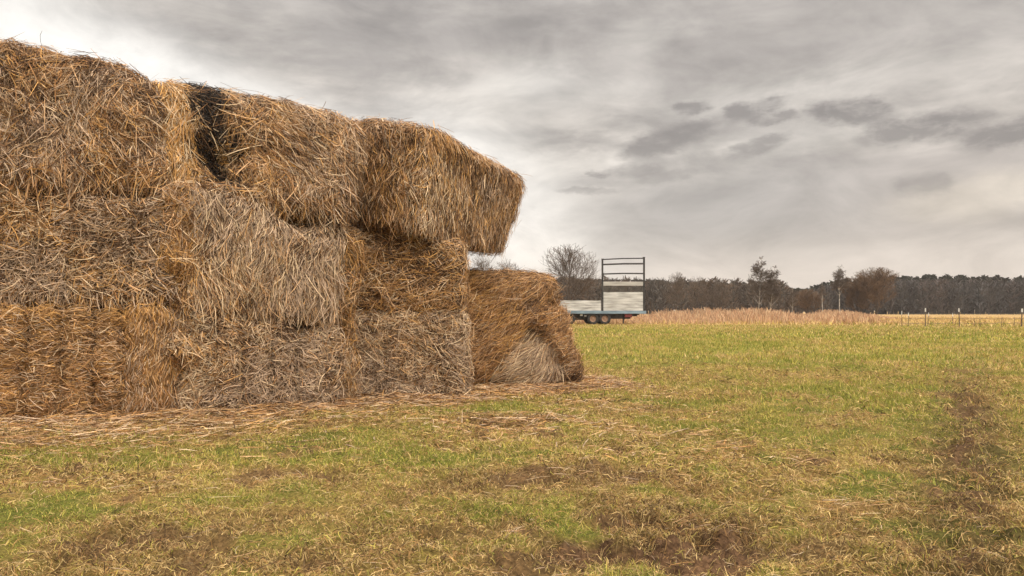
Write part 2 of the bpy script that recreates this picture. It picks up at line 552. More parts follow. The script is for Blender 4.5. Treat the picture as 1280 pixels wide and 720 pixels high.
def col_b2(pw, u, b):
    left = sstep(-0.55, -0.85, u[:, 0])
    pw[:, 2] *= 0.5 + 3 * left
    pw[:, 1] *= 1.2
    pw[:, 5] *= 1.6
    return pw


bale, P, U, N = straw_thing('straw_bale', c, 28000, W_GREY, 105, hang=0.6, down=1.7, horiz=0.45, rnd=0.8, length=(0.10, 0.34), disp=disp_b2, colour=col_b2, lump=0.08,
                            fringe=0.06, round_n=10, width=(0.0045, 0.010))
tag(bale, 'grey bale with pale hanging straws, under the bale with the black hollow', 'straw bale', GB)

# B3 top middle, with the black rotten hollow
tl = at(164, 88, 9.05); tr = at(468, 150, 9.95)
c = box_corners(np.array([-4.16, 8.80, 2.56]), np.array([bR + .16, bRy - .10, 2.20]), tl, tr, dB)


def hole(u):
    rag = 0.24 * (fbm(u[:, 0] * 5, u[:, 2] * 3.5, u[:, 1], 33, 3) - 0.5) + 0.10 * (vnoise(u[:, 2] * 11, u[:, 0] * 14, u[:, 1], 34) - 0.5)
    dx = (u[:, 0] + rag + 0.35 + 0.06 * u[:, 2]) / (0.165 + 0.06 * np.exp(-((u[:, 2] - 0.05) / 0.4) ** 2))
    return np.exp(-np.abs(dx) ** 3) * sstep(-0.72, -0.55, u[:, 2]) * (u[:, 1] < 0.6)


def disp_b3(U, P):
    h = hole(U)
    return -h * (0.02 + 0.05 * sstep(0.9, 0.5, U[:, 2]) + 0.30 * np.exp(-((U[:, 2] + 0.30) / 0.35) ** 2)) - 0.12 * np.exp(-((U[:, 0] - 0.55) / 0.25) ** 2) * sstep(-0.6, -1.0, U[:, 2]) * sstep(0.0, -0.6, U[:, 1])


def col_b3(pw, u, b):
    left = sstep(-0.50, -0.60, u[:, 0])
    pw[:, 2] *= 0.7 + 6.0 * left
    pw[:, 5] *= 1 + 6.0 * left
    pw[:, 3] *= 1 - 0.6 * left
    pw[:, 1] *= 1 - 0.8 * left
    pw[:, 4] *= 1 - 0.7 * left
    n = fbm(b[:, 0] * 7, b[:, 1] * 7, b[:, 2] * 7, 5, 2)
    h = hole(u) * sstep(0.25, 0.5, n + 0.12)
    pw[:, 6] += 34 * sstep(0.2, 0.6, h)
    pw[:, 4] += 10 * sstep(0.3, 0.6, h) * sstep(0.45, 0.6, vnoise(b[:, 0] * 9, b[:, 1] * 9, b[:, 2] * 5, 66))
    pw[:, 4] += 5 * sstep(0.1, 0.5, h)
    tuft_ = np.exp(-((u[:, 0] + 0.30) / 0.05) ** 2 - ((u[:, 2] - 0.02) / 0.16) ** 2)
    pw[:, 5] += 60 * tuft_
    pw[:, 2] += 60 * tuft_
    return pw


def dir_b3(T, u, b, n, rng):
    left = sstep(-0.50, -0.66, u[:, 0])[:, None]
    spill = np.array([0, 0, -1.4]) + np.stack([(u[:, 0] + 0.75) * 2.0, u[:, 0] * 0, u[:, 0] * 0], 1)
    sweep = np.array([0.9, 0.3, -0.55])[None, :] * sstep(-0.1, 0.2, u[:, 0])[:, None]
    return T + left * spill + sweep


bale, P, U, N = straw_thing('straw_bale', c, 36000, [1.0, 0.8, 0.35, 0.7, 0.45, 0.35, 0], 106, hang=0.6, down=0.5, horiz=0.55, rnd=1.0, length=(0.12, 0.38), disp=disp_b3, colour=col_b3, dirf=dir_b3,
                            lump=0.11, fringe=0.05, round_n=5.5, width=(0.005, 0.0105))
tag(bale, 'top bale with a black rotten hollow and a golden tuft at its left end', 'straw bale', GB)

# right column -----------------------------------------------------
cL, cR = -2.36, -0.60
c = box_corners(np.array([cL, 10.42, 0]), np.array([cR, 10.50, 0]), np.array([cL, 10.44, 1.20]), np.array([cR - .03, 10.52, 1.20]), (-0.2, 1.6, 0))
gC = (-0.3, 0.2, 0.62)


def dir_c1(T, u, b, n, rng):
    return T * np.array([1.2, 1.0, 0.8])


bale, P, U, N = straw_thing('straw_bale', c, 23000, [0.7, 1.9, 0.10, 0.15, 0.3, 0.9, 0], 107, down=0.55, horiz=0.9, rnd=1.0, length=(0.08, 0.26), grooves=gC, groove_depth=0.035,
                            lump=0.05, fringe=0.04, round_n=16, width=(0.0045, 0.009))
tag(bale, 'pale grey square cut bale on the ground at the right end of the stack', 'straw bale', GB)
add_twines(bale, P, U, gC, 4)

c = box_corners(np.array([cL - .5, 10.42, 1.19]), np.array([cR - .03, 10.48, 1.19]), np.array([cL - .5, 10.44, 2.46]), np.array([cR - .05, 10.50, 2.08]), (-0.2, 1.6, 0), 0.38)


def col_c2(pw, u, b):
    pw[:, 3] *= 1.2; pw[:, 4] *= 0.8; pw[:, 5] *= 0.9
    return pw


bale, P, U, N = straw_thing('straw_bale', c, 17000, W_MIX, 108, down=0.5, horiz=0.9, rnd=1.0, length=(0.08, 0.28), colour=col_c2, lump=0.05, fringe=0.03, round_n=16, width=(0.0045, 0.009))
tag(bale, 'brown bale shaded by the overhanging bale, right end of the middle row', 'straw bale', GB)

# C3: overhanging bale, turned on the stack
def P2(px, py, Y): return at(px, py, Y)


p0 = P2(432, 274, 10.55); p1 = P2(528, 294, 10.0)
t0 = P2(418, 148, 10.75); t1 = P2(536, 156, 10.1)
q0 = P2(540, 312, 13.0); q1 = P2(630, 318, 12.5)
s0 = P2(560, 180, 13.4); s1 = P2(664, 232, 12.7)
c = {(-1, -1, -1): p0, (1, -1, -1): p1, (-1, -1, 1): t0, (1, -1, 1): t1, (-1, 1, -1): q0, (1, 1, -1): q1, (-1, 1, 1): s0, (1, 1, 1): s1}


def col_c3(pw, u, b):
    side = sstep(0.7, 0.95, u[:, 0])
    mid = np.exp(-((u[:, 1] + 0.75) / 0.4) ** 2)
    pale = np.maximum(side * (0.35 + 0.65 * mid), sstep(0.15, 0.6, u[:, 0])) * sstep(0.75, 0.2, u[:, 2])  # lit right side and front corner painted in as paler straw
    pw[:, 1] *= 0.4 + 3.4 * pale
    pw[:, 5] *= 0.5 + 4.5 * pale * mid
    pw[:, 3] *= 1.0 + 1.6 * (1 - side) + 1.0 * sstep(-0.2, -0.9, u[:, 2])
    pw[:, 2] *= 1.0 + 0.8 * (1 - side)
    return pw


def dir_c3(T, u, b, n, rng):
    low = sstep(-0.3, -0.95, u[:, 2])[:, None]
    return T + np.array([0.1, 0.1, -0.9]) * low + np.array([0.35, 0.3, -0.1]) * sstep(0.3, 1, u[:, 2])[:, None]


bale, P, U, N = straw_thing('straw_bale', c, 32000, W_MIX, 109, hang=0.8, down=1.4, horiz=0.5, rnd=0.9, length=(0.09, 0.28), colour=col_c3, dirf=dir_c3, lump=0.07,
                            fringe=0.06, round_n=11)
tag(bale, 'loose brown bale jutting out over the right end of the stack, open air below it', 'straw bale', GB)

# D: collapsed bale on the ground behind the stack
c = {(-1, -1, -1): np.array([-1.10, 11.75, 0]), (1, -1, -1): np.array([1.17, 11.95, 0]),
     (-1, -1, 1): np.array([-1.0, 12.1, 1.80]), (1, -1, 1): np.array([0.68, 12.45, 1.72]),
     (-1, 1, -1): np.array([-1.0, 13.5, 0]), (1, 1, -1): np.array([1.10, 13.7, 0]),
     (-1, 1, 1): np.array([-0.8, 13.3, 1.80]), (1, 1, 1): np.array([0.62, 13.45, 1.72])}


def patch(u):
    # a triangle of bleached straw at the lower front, its tip low on the left
    top = -0.92 + 1.02 * np.clip((u[:, 0] + 0.45) / 0.75, 0, 1) - 0.9 * np.clip((u[:, 0] - 0.45) / 0.4, 0, 1) ** 2
    return sstep(top + 0.08, top - 0.08, u[:, 2]) * sstep(-0.5, -0.4, u[:, 0]) * sstep(0.85, 0.7, u[:, 0]) * (u[:, 1] < -0.2)


def disp_d(U, P):
    fr = (U[:, 1] < 0.3)
    ph = 11.0 * U[:, 2] - 6.0 * U[:, 0] + 6.0 * fbm(P[:, 0] * 1.6, P[:, 2] * 1.6, None, 8, 3)
    waves = 0.055 * (np.abs(np.sin(ph * 0.5)) - 0.6) * fr
    top = -0.92 + 1.02 * np.clip((U[:, 0] + 0.45) / 0.75, 0, 1) - 0.9 * np.clip((U[:, 0] - 0.45) / 0.4, 0, 1) ** 2
    lip = 0.09 * np.exp(-((U[:, 2] - top - 0.10) / 0.09) ** 2) * sstep(-0.4, 0.1, U[:, 0]) * sstep(0.85, 0.7, U[:, 0]) * fr
    notch = -0.20 * np.exp(-((U[:, 0] - 0.90) / 0.12) ** 2 - ((U[:, 2] - 0.50) / 0.09) ** 2)
    foot = -0.22 * np.exp(-((U[:, 0] + 0.62) / 0.22) ** 2) * sstep(-0.5, -0.95, U[:, 2])
    return waves + lip - 0.09 * patch(U) + foot + notch


def col_d(pw, u, b):
    p = patch(u)
    pw[:, 1] *= 0.3 + 9 * p
    pw[:, 5] *= 0.4 + 16 * p
    pw[:, 3] *= 1 - 0.9 * p
    pw[:, 2] *= 1 - 0.9 * p
    toe = sstep(0.55, 0.9, u[:, 0]) * sstep(-0.4, -0.8, u[:, 2])
    fold = np.sin((11.0 * u[:, 2] - 6.0 * u[:, 0] + 6.0 * fbm(b[:, 0] * 1.6, b[:, 2] * 1.6, None, 8, 3)) * 0.5)
    pw[:, 4] *= 1 + 4 * toe + 6 * sstep(0.35, 0.05, np.abs(fold)) * (1 - p)  # shade in the fold creases painted in with dark brown straw
    return pw


def dir_d(T, u, b, n, rng):
    p = patch(u)[:, None]
    diag = np.array([1.3, 0.2, 0.85])[None, :] * np.where(rng.random(len(u)) < 0.5, 1, -1)[:, None]
    wob = np.stack([u[:, 0] * 0, u[:, 0] * 0, np.sin(3 * u[:, 0] + 2 * u[:, 2]) * 0.8], 1)
    fan = np.stack([(u[:, 0] - 0.75) * 2.2, u[:, 0] * 0, -0.8 + 0 * u[:, 0]], 1)
    return (T * 0.75 + diag + wob) * (1 - p) + (T * 0.3 + fan) * p


bale, P, U, N = straw_thing('collapsed_bale', c, 38000, [0.7, 0.2, 0.9, 1.4, 0.6, 0.15, 0], 110, down=0.0, horiz=0.6, rnd=0.6, length=(0.12, 0.4), disp=disp_d, colour=col_d, dirf=dir_d,
                            lump=0.12, lumpscale=1.8, fringe=0.04, round_n=7, bend=0.25, width=(0.004, 0.009))
tag(bale, 'slumped orange brown bale with a pale grey patch, alone on the grass beside the stack', 'straw bale')

# loose straw wedged in the gaps ------------------------------------
def clump(corners, n, wts, seed, label, length=(0.1, 0.32), down=1.1, lump=0.16, rn=4):
    o, *_ = straw_thing('straw_clump', corners, n, wts, seed, down=down, horiz=0.6, rnd=1.5, length=length, lump=lump, lumpscale=4, fringe=0.15, round_n=rn,
                        core=(0.16, 0.09, 0.035))
    tag(o, label, 'loose straw', 'loose straw caught between the bales')


c = box_corners(np.array([-3.92, 8.70, 1.15]), np.array([-3.74, 8.82, 1.15]), np.array([-3.94, 8.60, 2.62]), np.array([-3.62, 8.76, 2.66]), (-0.1, 0.3, 0))
clump(c, 2600, [0.9, 0.3, 1.5, 1.2, 0.5, 0.4, 0], 121, 'golden loose straw hanging down the gap left of the middle column')
c = box_corners(np.array([-3.90, 8.70, 0.0]), np.array([-3.66, 8.84, 0.0]), np.array([-3.88, 8.70, 1.12]), np.array([-3.68, 8.84, 1.10]), (-0.1, 0.3, 0))
clump(c, 2200, [1.2, 0.7, 0.6, 0.3, 0.2, 1.0, 0], 122, 'pale loose straw standing on the ground between the two bottom left bales')
c = box_corners(at(404, 425, 9.75), at(440, 430, 9.95), at(398, 296, 9.66), at(455, 300, 9.9), (-0.1, 0.4, 0))
clump(c, 1900, [0.9, 0.3, 1.2, 1.5, 0.4, 0.5, 0], 123, 'orange loose straw spilling from under the overhanging bale')
c = box_corners(at(400, 503, 9.9), at(446, 500, 10.15), at(400, 405, 9.9), at(440, 400, 10.15), (-0.1, 0.4, 0))
clump(c, 2400, [1.0, 1.0, 0.4, 0.4, 0.3, 0.6, 0], 124, 'grey loose straw on the ground beside the pale square cut bale')

# ------------------------------------------------------------------ ground
def masks(x, y):
    r = np.hypot(x, y)
    n1 = fbm(x * 0.35 + 3, y * 0.35, None, 51, 4)
    n2 = fbm(x * 1.1, y * 1.1 + 9, None, 52, 4)
    n3 = fbm(x * 3.3, y * 3.3, None, 53, 3)
    # the vehicle track running away to the right
    tc_ = x - (0.60 * y - 0.05) + 0.35 * (n2 - 0.5)
    tc_ = tc_ + 0.5 * (n3 - 0.5) + 0.03 * y * (n1 - 0.5)
    track = np.exp(-np.abs(tc_ / (0.36 + 0.014 * y)) ** 2) * (0.30 + 0.70 * sstep(20, 7, y)) * sstep(30, 18, y) * (0.68 + 0.32 * sstep(0.36, 0.56, n2 * 0.4 + 0.6 * n3))
    # churned soil in front
    mud = 1.15 * np.exp(-(((x - 0.75) / 1.15) ** 2 + ((y - 3.9) / 1.0) ** 2))
    mud = np.maximum(mud, 1.1 * np.exp(-(((x - 2.4) / 0.7) ** 2 + ((y - 4.0) / 0.9) ** 2)))
    mud = np.maximum(mud, 0.85 * np.exp(-(((x - 0.1) / 0.9) ** 2 + ((y - 5.4) / 0.35) ** 2)))
    mud = np.maximum(mud, 0.85 * np.exp(-(((x + 2.0) / 1.3) ** 2 + ((y - 3.9) / 0.6) ** 2)))
    mud = np.maximum(mud, 0.75 * np.exp(-(((x + 1.9) / 0.5) ** 2 + ((y - 6.6) / 0.3) ** 2)))
    mud = np.maximum(mud, 0.8 * np.exp(-(((x - 1.75) / 0.35) ** 2 + ((y - 5.3) / 0.25) ** 2)))
    mud = np.maximum(mud * sstep(0.42, 0.60, n2 * 0.45 + n3 * 0.6), track)
    mud = np.clip(np.maximum(mud, sstep(0.57, 0.68, n2 * 0.45 + n3 * 0.55) * sstep(15, 7, r) * 0.8), 0, 1)
    # straw spread in front of the stack
    f = np.interp(x, [-7, -3.8, -2.1, -0.6, 1.2, 2.0], [8.3, 8.6, 9.7, 10.4, 11.9, 12.4])
    dist = f - y
    litter = sstep(1.25, 0.1, dist + 1.0 * (n2 - 0.5)) * sstep(2.3, 1.3, x) * (y < 16)
    litter = np.maximum(litter, 0.55 * sstep(2.6, 0.6, dist + 1.6 * (n1 - 0.5)) * sstep(-0.5, -3.0, x))
    litter = np.maximum(litter, 0.6 * np.exp(-(((x - 0.35) / 0.9) ** 2 + ((y - 8.1) / 0.6) ** 2)) * sstep(0.4, 0.55, n2))
    for (hx_, hy_, hr_) in ((0.92, 4.35, 0.22), (1.5, 5.3, 0.30), (1.12, 5.35, 0.25), (2.1, 4.7, 0.2), (0.35, 5.5, 0.22), (-2.9, 5.2, 0.5)):
        litter = np.maximum(litter, 0.8 * np.exp(-(((x - hx_) / (1.5 * hr_)) ** 2 + ((y - hy_) / hr_) ** 2)) * sstep(0.35, 0.5, n3))
    dry = sstep(0.40, 0.60, n1 * 0.40 + n2 * 0.35 + n3 * 0.25 + 0.08 * sstep(8, 4, r) - 0.04 * sstep(6, 14, r) + 0.04 * sstep(-1.0, -3.5, x))
    tan = np.maximum(sstep(59, 66, y + 3 * (n1 - 0.5)), 0.30 * sstep(46, 62, y + 8 * (n1 - 0.5)))
    return n1, n2, n3, mud, litter, dry, tan


G_GREEN = np.array([0.250, 0.262, 0.050]); G_YEL = np.array([0.48, 0.395, 0.095]); G_DEAD = np.array([0.56, 0.40, 0.175])
G_MUD = np.array([0.088, 0.050, 0.026]); G_RUST = np.array([0.36, 0.21, 0.080]); G_TAN = np.array([0.47, 0.31, 0.13])


def ground_rgb(x, y):
    n1, n2, n3, mud, litter, dry, tan = masks(x, y)
    r = np.hypot(x, y)
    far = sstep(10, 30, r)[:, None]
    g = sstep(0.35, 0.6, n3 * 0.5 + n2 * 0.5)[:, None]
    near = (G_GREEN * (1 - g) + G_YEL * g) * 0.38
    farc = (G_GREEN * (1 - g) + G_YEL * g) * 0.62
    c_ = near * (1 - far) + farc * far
    c_ = c_ * (1 - 0.75 * dry[:, None]) + (G_RUST * 0.40 + G_YEL * 0.12) * 0.75 * dry[:, None]
    c_ = c_ * (1 - litter[:, None]) + G_RUST * 0.75 * litter[:, None]
    c_ = c_ * (1 - mud[:, None]) + G_MUD * (0.3 + 1.2 * n3[:, None]) * mud[:, None]
    c_ = c_ * (1 - tan[:, None]) + G_TAN * 0.85 * tan[:, None]
    return c_


def ground_z(x, y):
    r = np.hypot(x, y)
    n1, n2, n3, mud, litter, dry, tan = masks(x, y)
    z = (fbm(x * 1.4, y * 1.4, None, 60, 3) - 0.5) * 0.07 + (fbm(x * 7, y * 7, None, 61, 4) - 0.5) * (0.075 + 0.17 * mud)
    z += (fbm(x * 17, y * 17, None, 63, 2) - 0.5) * 0.07 * mud
    z -= 0.035 * mud
    return z * sstep(60, 12, r)


rr = [0.0, 0.8]
while rr[-1] < 3200:
    rr.append(rr[-1] * (1.010 if 2.5 < rr[-1] < 14 else 1.022))
rr = np.array(rr[1:])
az = np.concatenate([np.arange(-42, 42, 0.18), np.arange(42, 318, 3.0)]) * math.pi / 180
RR, AZ = np.meshgrid(rr, az, indexing='ij')
gxv, gyv = (RR * np.sin(AZ)).ravel(), (RR * np.cos(AZ)).ravel()
nr, na = RR.shape
gzv = ground_z(gxv, gyv)
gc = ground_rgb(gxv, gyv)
V = np.stack([gxv, gyv, gzv], 1)
ii = np.arange(nr - 1)[:, None] * na; jj = np.arange(na)[None, :]; j2 = (np.arange(na)[None, :] + 1) % na
F = np.stack([ii + jj, ii + na + jj, ii + na + j2, ii + j2], -1).reshape(-1, 4)[:, ::-1]
# close the small disc under the camera
V = np.concatenate([V, [[0, 0, 0]]]); gc = np.concatenate([gc, gc[:1]])
cidx = len(V) - 1
k = np.arange(0, na - 1, 1)
F = np.concatenate([F, np.stack([np.full(len(k), cidx), k, (k + 1) % na, (k + 1) % na], -1)[:, :4]]) if False else F
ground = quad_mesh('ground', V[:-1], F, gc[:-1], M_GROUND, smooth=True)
tag(ground, 'trampled meadow of short grass, dead straw and churned soil', 'ground', kind='structure')


# grass ---------------------------------------------------------------
def scatter(r0, r1, dens, half=38.0):
    a = R(half) * 2
    n = int(a * (r1 * r1 - r0 * r0) / 2 * dens)
    r = np.sqrt(RNG.uniform(r0 * r0, r1 * r1, n)); t = RNG.uniform(-a / 2, a / 2, n)
    return r * np.sin(t), r * np.cos(t)


STACK = [(-6.5, 8.35), (-3.84, 8.7), (-2.14, 9.8), (-2.3, 10.5), (-0.65, 10.55), (-0.6, 11.9), (1.1, 12.15), (1.15, 14), (-8, 14)]


def under_stack(x, y):
    f = np.interp(x, [-6.5, -3.84, -2.14, -2.13, -0.62, -0.6, 1.1, 1.11], [8.4, 8.7, 9.8, 10.5, 10.6, 11.9, 12.1, 99])
    return (y > f + 0.05) & (y < 13.2) & (x < 1.1)


def blades(x, y, hlo, hhi, wlo, whi, K, lean_mu):
    keep = ~under_stack(x, y)
    n1, n2, n3, mud, litter, dry, tan = masks(x, y)
    n = len(x)
    tuft = 0.6 * vnoise(x * 9, y * 9, None, 71) + 0.4 * sstep(0.35, 0.65, fbm(x * 1.7, y * 1.7, None, 72, 3))
    keep &= RNG.random(n) < np.clip(1.0 - 0.90 * mud - 0.45 * litter, 0.08, 1) * (0.45 + 0.75 * sstep(0.3, 0.6, tuft))
    x, y, n1, n2, n3, mud, litter, dry, tan, tuft = [q[keep] for q in (x, y, n1, n2, n3, mud, litter, dry, tan, tuft)]
    n = len(x)
    u = RNG.random(n)
    r = np.hypot(x, y)
    # proportions of green, yellow, dead, rusty blades
    pg = np.clip(0.62 - 0.42 * dry - 0.5 * litter - 0.35 * mud, 0.06, 1) * (1 - tan)
    pg = pg * (0.35 + 1.2 * sstep(0.38, 0.6, fbm(x * 0.9 + 40, y * 0.9, None, 77, 4))) * (1 + 0.5 * sstep(9, 16, r) * sstep(50, 30, r))
    py = 0.30 * (1 - 0.6 * mud)
    pd = np.clip(0.20 + 0.55 * dry + 0.6 * litter + 0.2 * mud, 0, 2) + 2.5 * tan
    pr = 0.05 + 0.30 * mud + 0.22 * dry + 0.35 * litter + 0.4 * tan
    cs = np.cumsum(np.stack([pg, py, pd, pr], 1), axis=1); cs /= cs[:, -1:]
    ci = (u[:, None] > cs).sum(1)
    C = np.array([G_GREEN, G_YEL, G_DEAD, G_RUST])[np.clip(ci, 0, 3)] * RNG.uniform(0.55, 1.35, n)[:, None]
    h = RNG.uniform(hlo, hhi, n) * (0.7 + 0.7 * tuft) * np.where(ci >= 2, 1.25, 1.0)
    lean = np.clip(RNG.normal(lean_mu, 0.35, n) + np.where(ci >= 2, 0.5, 0), 0.05, 1.48)
    th = RNG.uniform(0, 2 * math.pi, n)
    D = np.stack([np.cos(th), np.sin(th), np.zeros(n)], 1)
    base = np.stack([x, y, ground_z(x, y) - 0.005], 1)
    up = np.array([0, 0, 1.0])
    Pn = np.zeros((n, K, 3))
    curl = RNG.normal(0, 0.5, n)
    Bv = np.cross(D, up)
    for k_ in range(K):
        t = k_ / (K - 1)
        a = lean * (0.4 + 0.75 * t)
        Pn[:, k_] = base + D * (h * t * np.sin(a))[:, None] + up * (h * t * np.cos(np.minimum(a, 1.5)) + 0.008 * t)[:, None] + Bv * (h * curl * t * t * 0.5)[:, None]
    w = RNG.uniform(wlo, whi, n)
    W = w[:, None] * np.linspace(1, 0.25, K)[None, :]
    rot = RNG.uniform(0, math.pi, n)[:, None]
    S = unit(Bv * np.cos(rot) + D * np.sin(rot))
    return ribbons(Pn, W, S, C)


parts = []
for (r0, r1, dens, hlo, hhi, wlo, whi, K, lean) in (
        (3.2, 6.0, 7000, 0.014, 0.050, 0.0028, 0.006, 3, 1.0),
        (6.0, 10.0, 3000, 0.02, 0.065, 0.004, 0.008, 3, 0.85),
        (10.0, 18.0, 1100, 0.03, 0.08, 0.007, 0.013, 2, 0.75),
        (18.0, 34.0, 260, 0.04, 0.10, 0.014, 0.028, 2, 0.6),
        (34.0, 66.0, 65, 0.05, 0.12, 0.03, 0.06, 2, 0.5),
        (66.0, 130.0, 14, 0.12, 0.35, 0.06, 0.12, 2, 0.4)):
    x, y = scatter(r0, r1, dens, 56 if r1 < 12 else (50 if r1 < 40 else 44))
    parts.append(blades(x, y, hlo, hhi, wlo, whi, K, lean))


def tangle(r0, r1, dens, llo, lhi, wlo, whi):
    # dead, curled leaves lying over the turf
    x, y = scatter(r0, r1, dens, 54)
    keep = ~under_stack(x, y)
    x, y = x[keep], y[keep]
    n1, n2, n3, mud, litter, dry, tan = masks(x, y)
    patchy = vnoise(x * 2.5, y * 2.5, None, 91)
    keep = RNG.random(len(x)) < np.clip(0.18 + 0.55 * dry + 0.5 * mud + 0.5 * litter, 0, 1) * (0.25 + 1.1 * sstep(0.35, 0.65, patchy)) * (1 - 0.75 * mud * sstep(0.50, 0.62, n3))
    x, y, mud = x[keep], y[keep], mud[keep]; n = len(x)
    th = RNG.uniform(0, 2 * math.pi, n)
    L = RNG.uniform(llo, lhi, n)
    K = 5
    Pn = np.zeros((n, K, 3)); p = np.stack([x, y], 1)
    k1 = RNG.normal(0, 1.0, n); arch = np.abs(RNG.normal(0, 0.30, n))
    zz0 = RNG.uniform(0.004, 0.035, n)
    for k_ in range(K):
        t = k_ / (K - 1)
        Pn[:, k_, :2] = p
        Pn[:, k_, 2] = ground_z(p[:, 0], p[:, 1]) + zz0 + arch * L * 4 * t * (1 - t) * 0.6 + 0.003
        a = th + k1 * (t - 0.3) * 1.6
        p = p + np.stack([np.cos(a), np.sin(a)], 1) * (L / (K - 1))[:, None]
    S = unit(np.stack([-np.sin(th), np.cos(th), RNG.normal(0, .6, n)], 1))
    W = RNG.uniform(wlo, whi, n)[:, None] * np.array([0.6, 1, 1, 0.8, 0.3])[None, :]
    pal = np.array([G_DEAD * 0.9, G_RUST, G_DEAD * 1.3, G_MUD * 0.9, G_YEL])
    ci = RNG.choice(5, n, p=[.28, .32, .06, .26, .08])
    return ribbons(Pn, W, S, pal[ci] * RNG.uniform(0.55, 1.2, n)[:, None] * (1 - 0.35 * mud[:, None]))


parts.append(tangle(3.2, 5.5, 3400, 0.025, 0.085, 0.002, 0.0048))
parts.append(tangle(5.5, 9.5, 1200, 0.035, 0.11, 0.0035, 0.0075))
parts.append(tangle(9.5, 18, 220, 0.06, 0.18, 0.006, 0.012))
V, F, C = merge(parts)
grass = quad_mesh('grass', V, F, C, M_GRASS)
tag(grass, 'short green and yellowed grass covering the meadow', 'grass', kind='stuff')

# loose straw lying on the ground --------------------------------------
def litter_straws(n, xr, yr, power, llo, lhi, wlo=0.004, whi=0.010):
    x = RNG.uniform(*xr, n); y = RNG.uniform(*yr, n)
    n1, n2, n3, mud, litter, dry, tan = masks(x, y)
    keep = (RNG.random(n) < np.clip(litter * power + 0.16 * dry + 0.12 * mud + 0.015, 0, 1)) & ~under_stack(x, y - 0.05)
    x, y = x[keep], y[keep]; lit = litter[keep]; mud = mud[keep]; n = len(x)
    th = RNG.normal(0.15, 0.9, n)
    D = np.stack([np.cos(th), np.sin(th), RNG.normal(0.03, 0.14, n)], 1)
    up = np.array([0, 0, 1.0]); Bv = unit(np.cross(D, up))
    L = RNG.uniform(llo, lhi, n) * RNG.choice([0.4, 1, 1.6], n, p=[0.45, 0.45, 0.1]) * (0.6 + 0.5 * lit)
    base = np.stack([x, y, ground_z(x, y) + 0.012 + 0.05 * RNG.random(n) * lit + 0.02 * RNG.random(n)], 1)
    bd = RNG.normal(0, 0.3, n)
    Pn = np.zeros((n, 4, 3))
    for k_ in range(4):
        t = k_ / 3 - 0.5
        Pn[:, k_] = base + D * (L * t)[:, None] + Bv * (L * bd * t * t)[:, None] + up * (0.02 * (0.25 - t * t) * RNG.random(n))[:, None]
    gz = ground_z(Pn[..., 0].ravel(), Pn[..., 1].ravel()).reshape(n, 4)
    Pn[..., 2] = np.maximum(Pn[..., 2], gz + 0.006)
    W = RNG.uniform(wlo, whi, n)[:, None] * np.array([0.7, 1, 1, 0.5])[None, :]
    rot = RNG.uniform(-0.7, 0.7, n)[:, None]
    S = unit(Bv * np.cos(rot) + up[None, :] * np.sin(rot))
    pw = np.array([1.0, 0.7, 0.6, 0.8, 0.35, 0.35, 0]); pw /= pw.sum()
    ci = RNG.choice(7, n, p=pw)
    C = STRAW[ci] * RNG.uniform(0.6, 1.15, n)[:, None] * (1 - 0.3 * mud[:, None])
    return ribbons(Pn, W, S, C)


V, F, C = merge([litter_straws(70000, (-7, 2.4), (6.0, 13.5), 0.85, 0.10, 0.36, 0.005, 0.012),
                 litter_straws(60000, (-4.5, 6.5), (3.3, 10.0), 0.5, 0.05, 0.20, 0.0018, 0.0042)])
lit = quad_mesh('straw_litter', V, F, C, M_STRAW)
tag(lit, 'loose straw strewn on the ground along the foot of the stack', 'straw', kind='stuff')

# ------------------------------------------------------------------ dry reeds at the far field edge
def reeds(n):
    y = RNG.uniform(68, 112, n); px = RNG.uniform(690, 1165, n)
    x = (px - 640) / FOC * y
    pat = fbm(x * 0.12, y * 0.12, None, 81, 3)
    keep = RNG.random(n) < sstep(0.36, 0.60, pat + 0.10 * sstep(85, 72, y)) * sstep(1165, 1100, px)
    x, y, pat = x[keep], y[keep], pat[keep]; n = len(x)
    h = RNG.uniform(0.35, 1.0, n) * (0.2 + 1.35 * sstep(0.36, 0.68, fbm(x * 0.09 + 7, y * 0.05, None, 83, 4))) * sstep(0.55, 0.40, x / y) * (0.75 + 0.35 * vnoise(x * 0.5, y * 0.5, None, 85))
    D = np.stack([RNG.normal(0, 1, n), RNG.normal(0, 1, n), np.zeros(n)], 1)
    base = np.stack([x, y, np.zeros(n)], 1)
    Pn = np.stack([base, base + np.array([0, 0, 1.0]) * (h * 0.55)[:, None] + D * (h * 0.06)[:, None], base + np.array([0, 0, 1.0]) * h[:, None] + D * (h * 0.22)[:, None]], 1)
    W = RNG.uniform(0.03, 0.08, n)[:, None] * np.array([1, 0.9, 0.5])[None, :]
    th = RNG.normal(0, 0.7, n)
    S = np.stack([np.cos(th), np.sin(th), np.zeros(n)], 1)
    pal = np.array([[0.53, 0.35, 0.205], [0.46, 0.275, 0.165], [0.60, 0.44, 0.28], [0.30, 0.18, 0.11]])
    C = pal[RNG.choice(4, n, p=[0.4, 0.3, 0.2, 0.1])] * RNG.uniform(0.75, 1.2, n)[:, None]
    return ribbons(Pn, W, S, C)


V, F, C = reeds(52000)
rd = quad_mesh('reeds', V, F, C, M_REED)
tag(rd, 'band of dry reddish reeds along the far edge of the meadow', 'reeds', kind='stuff')

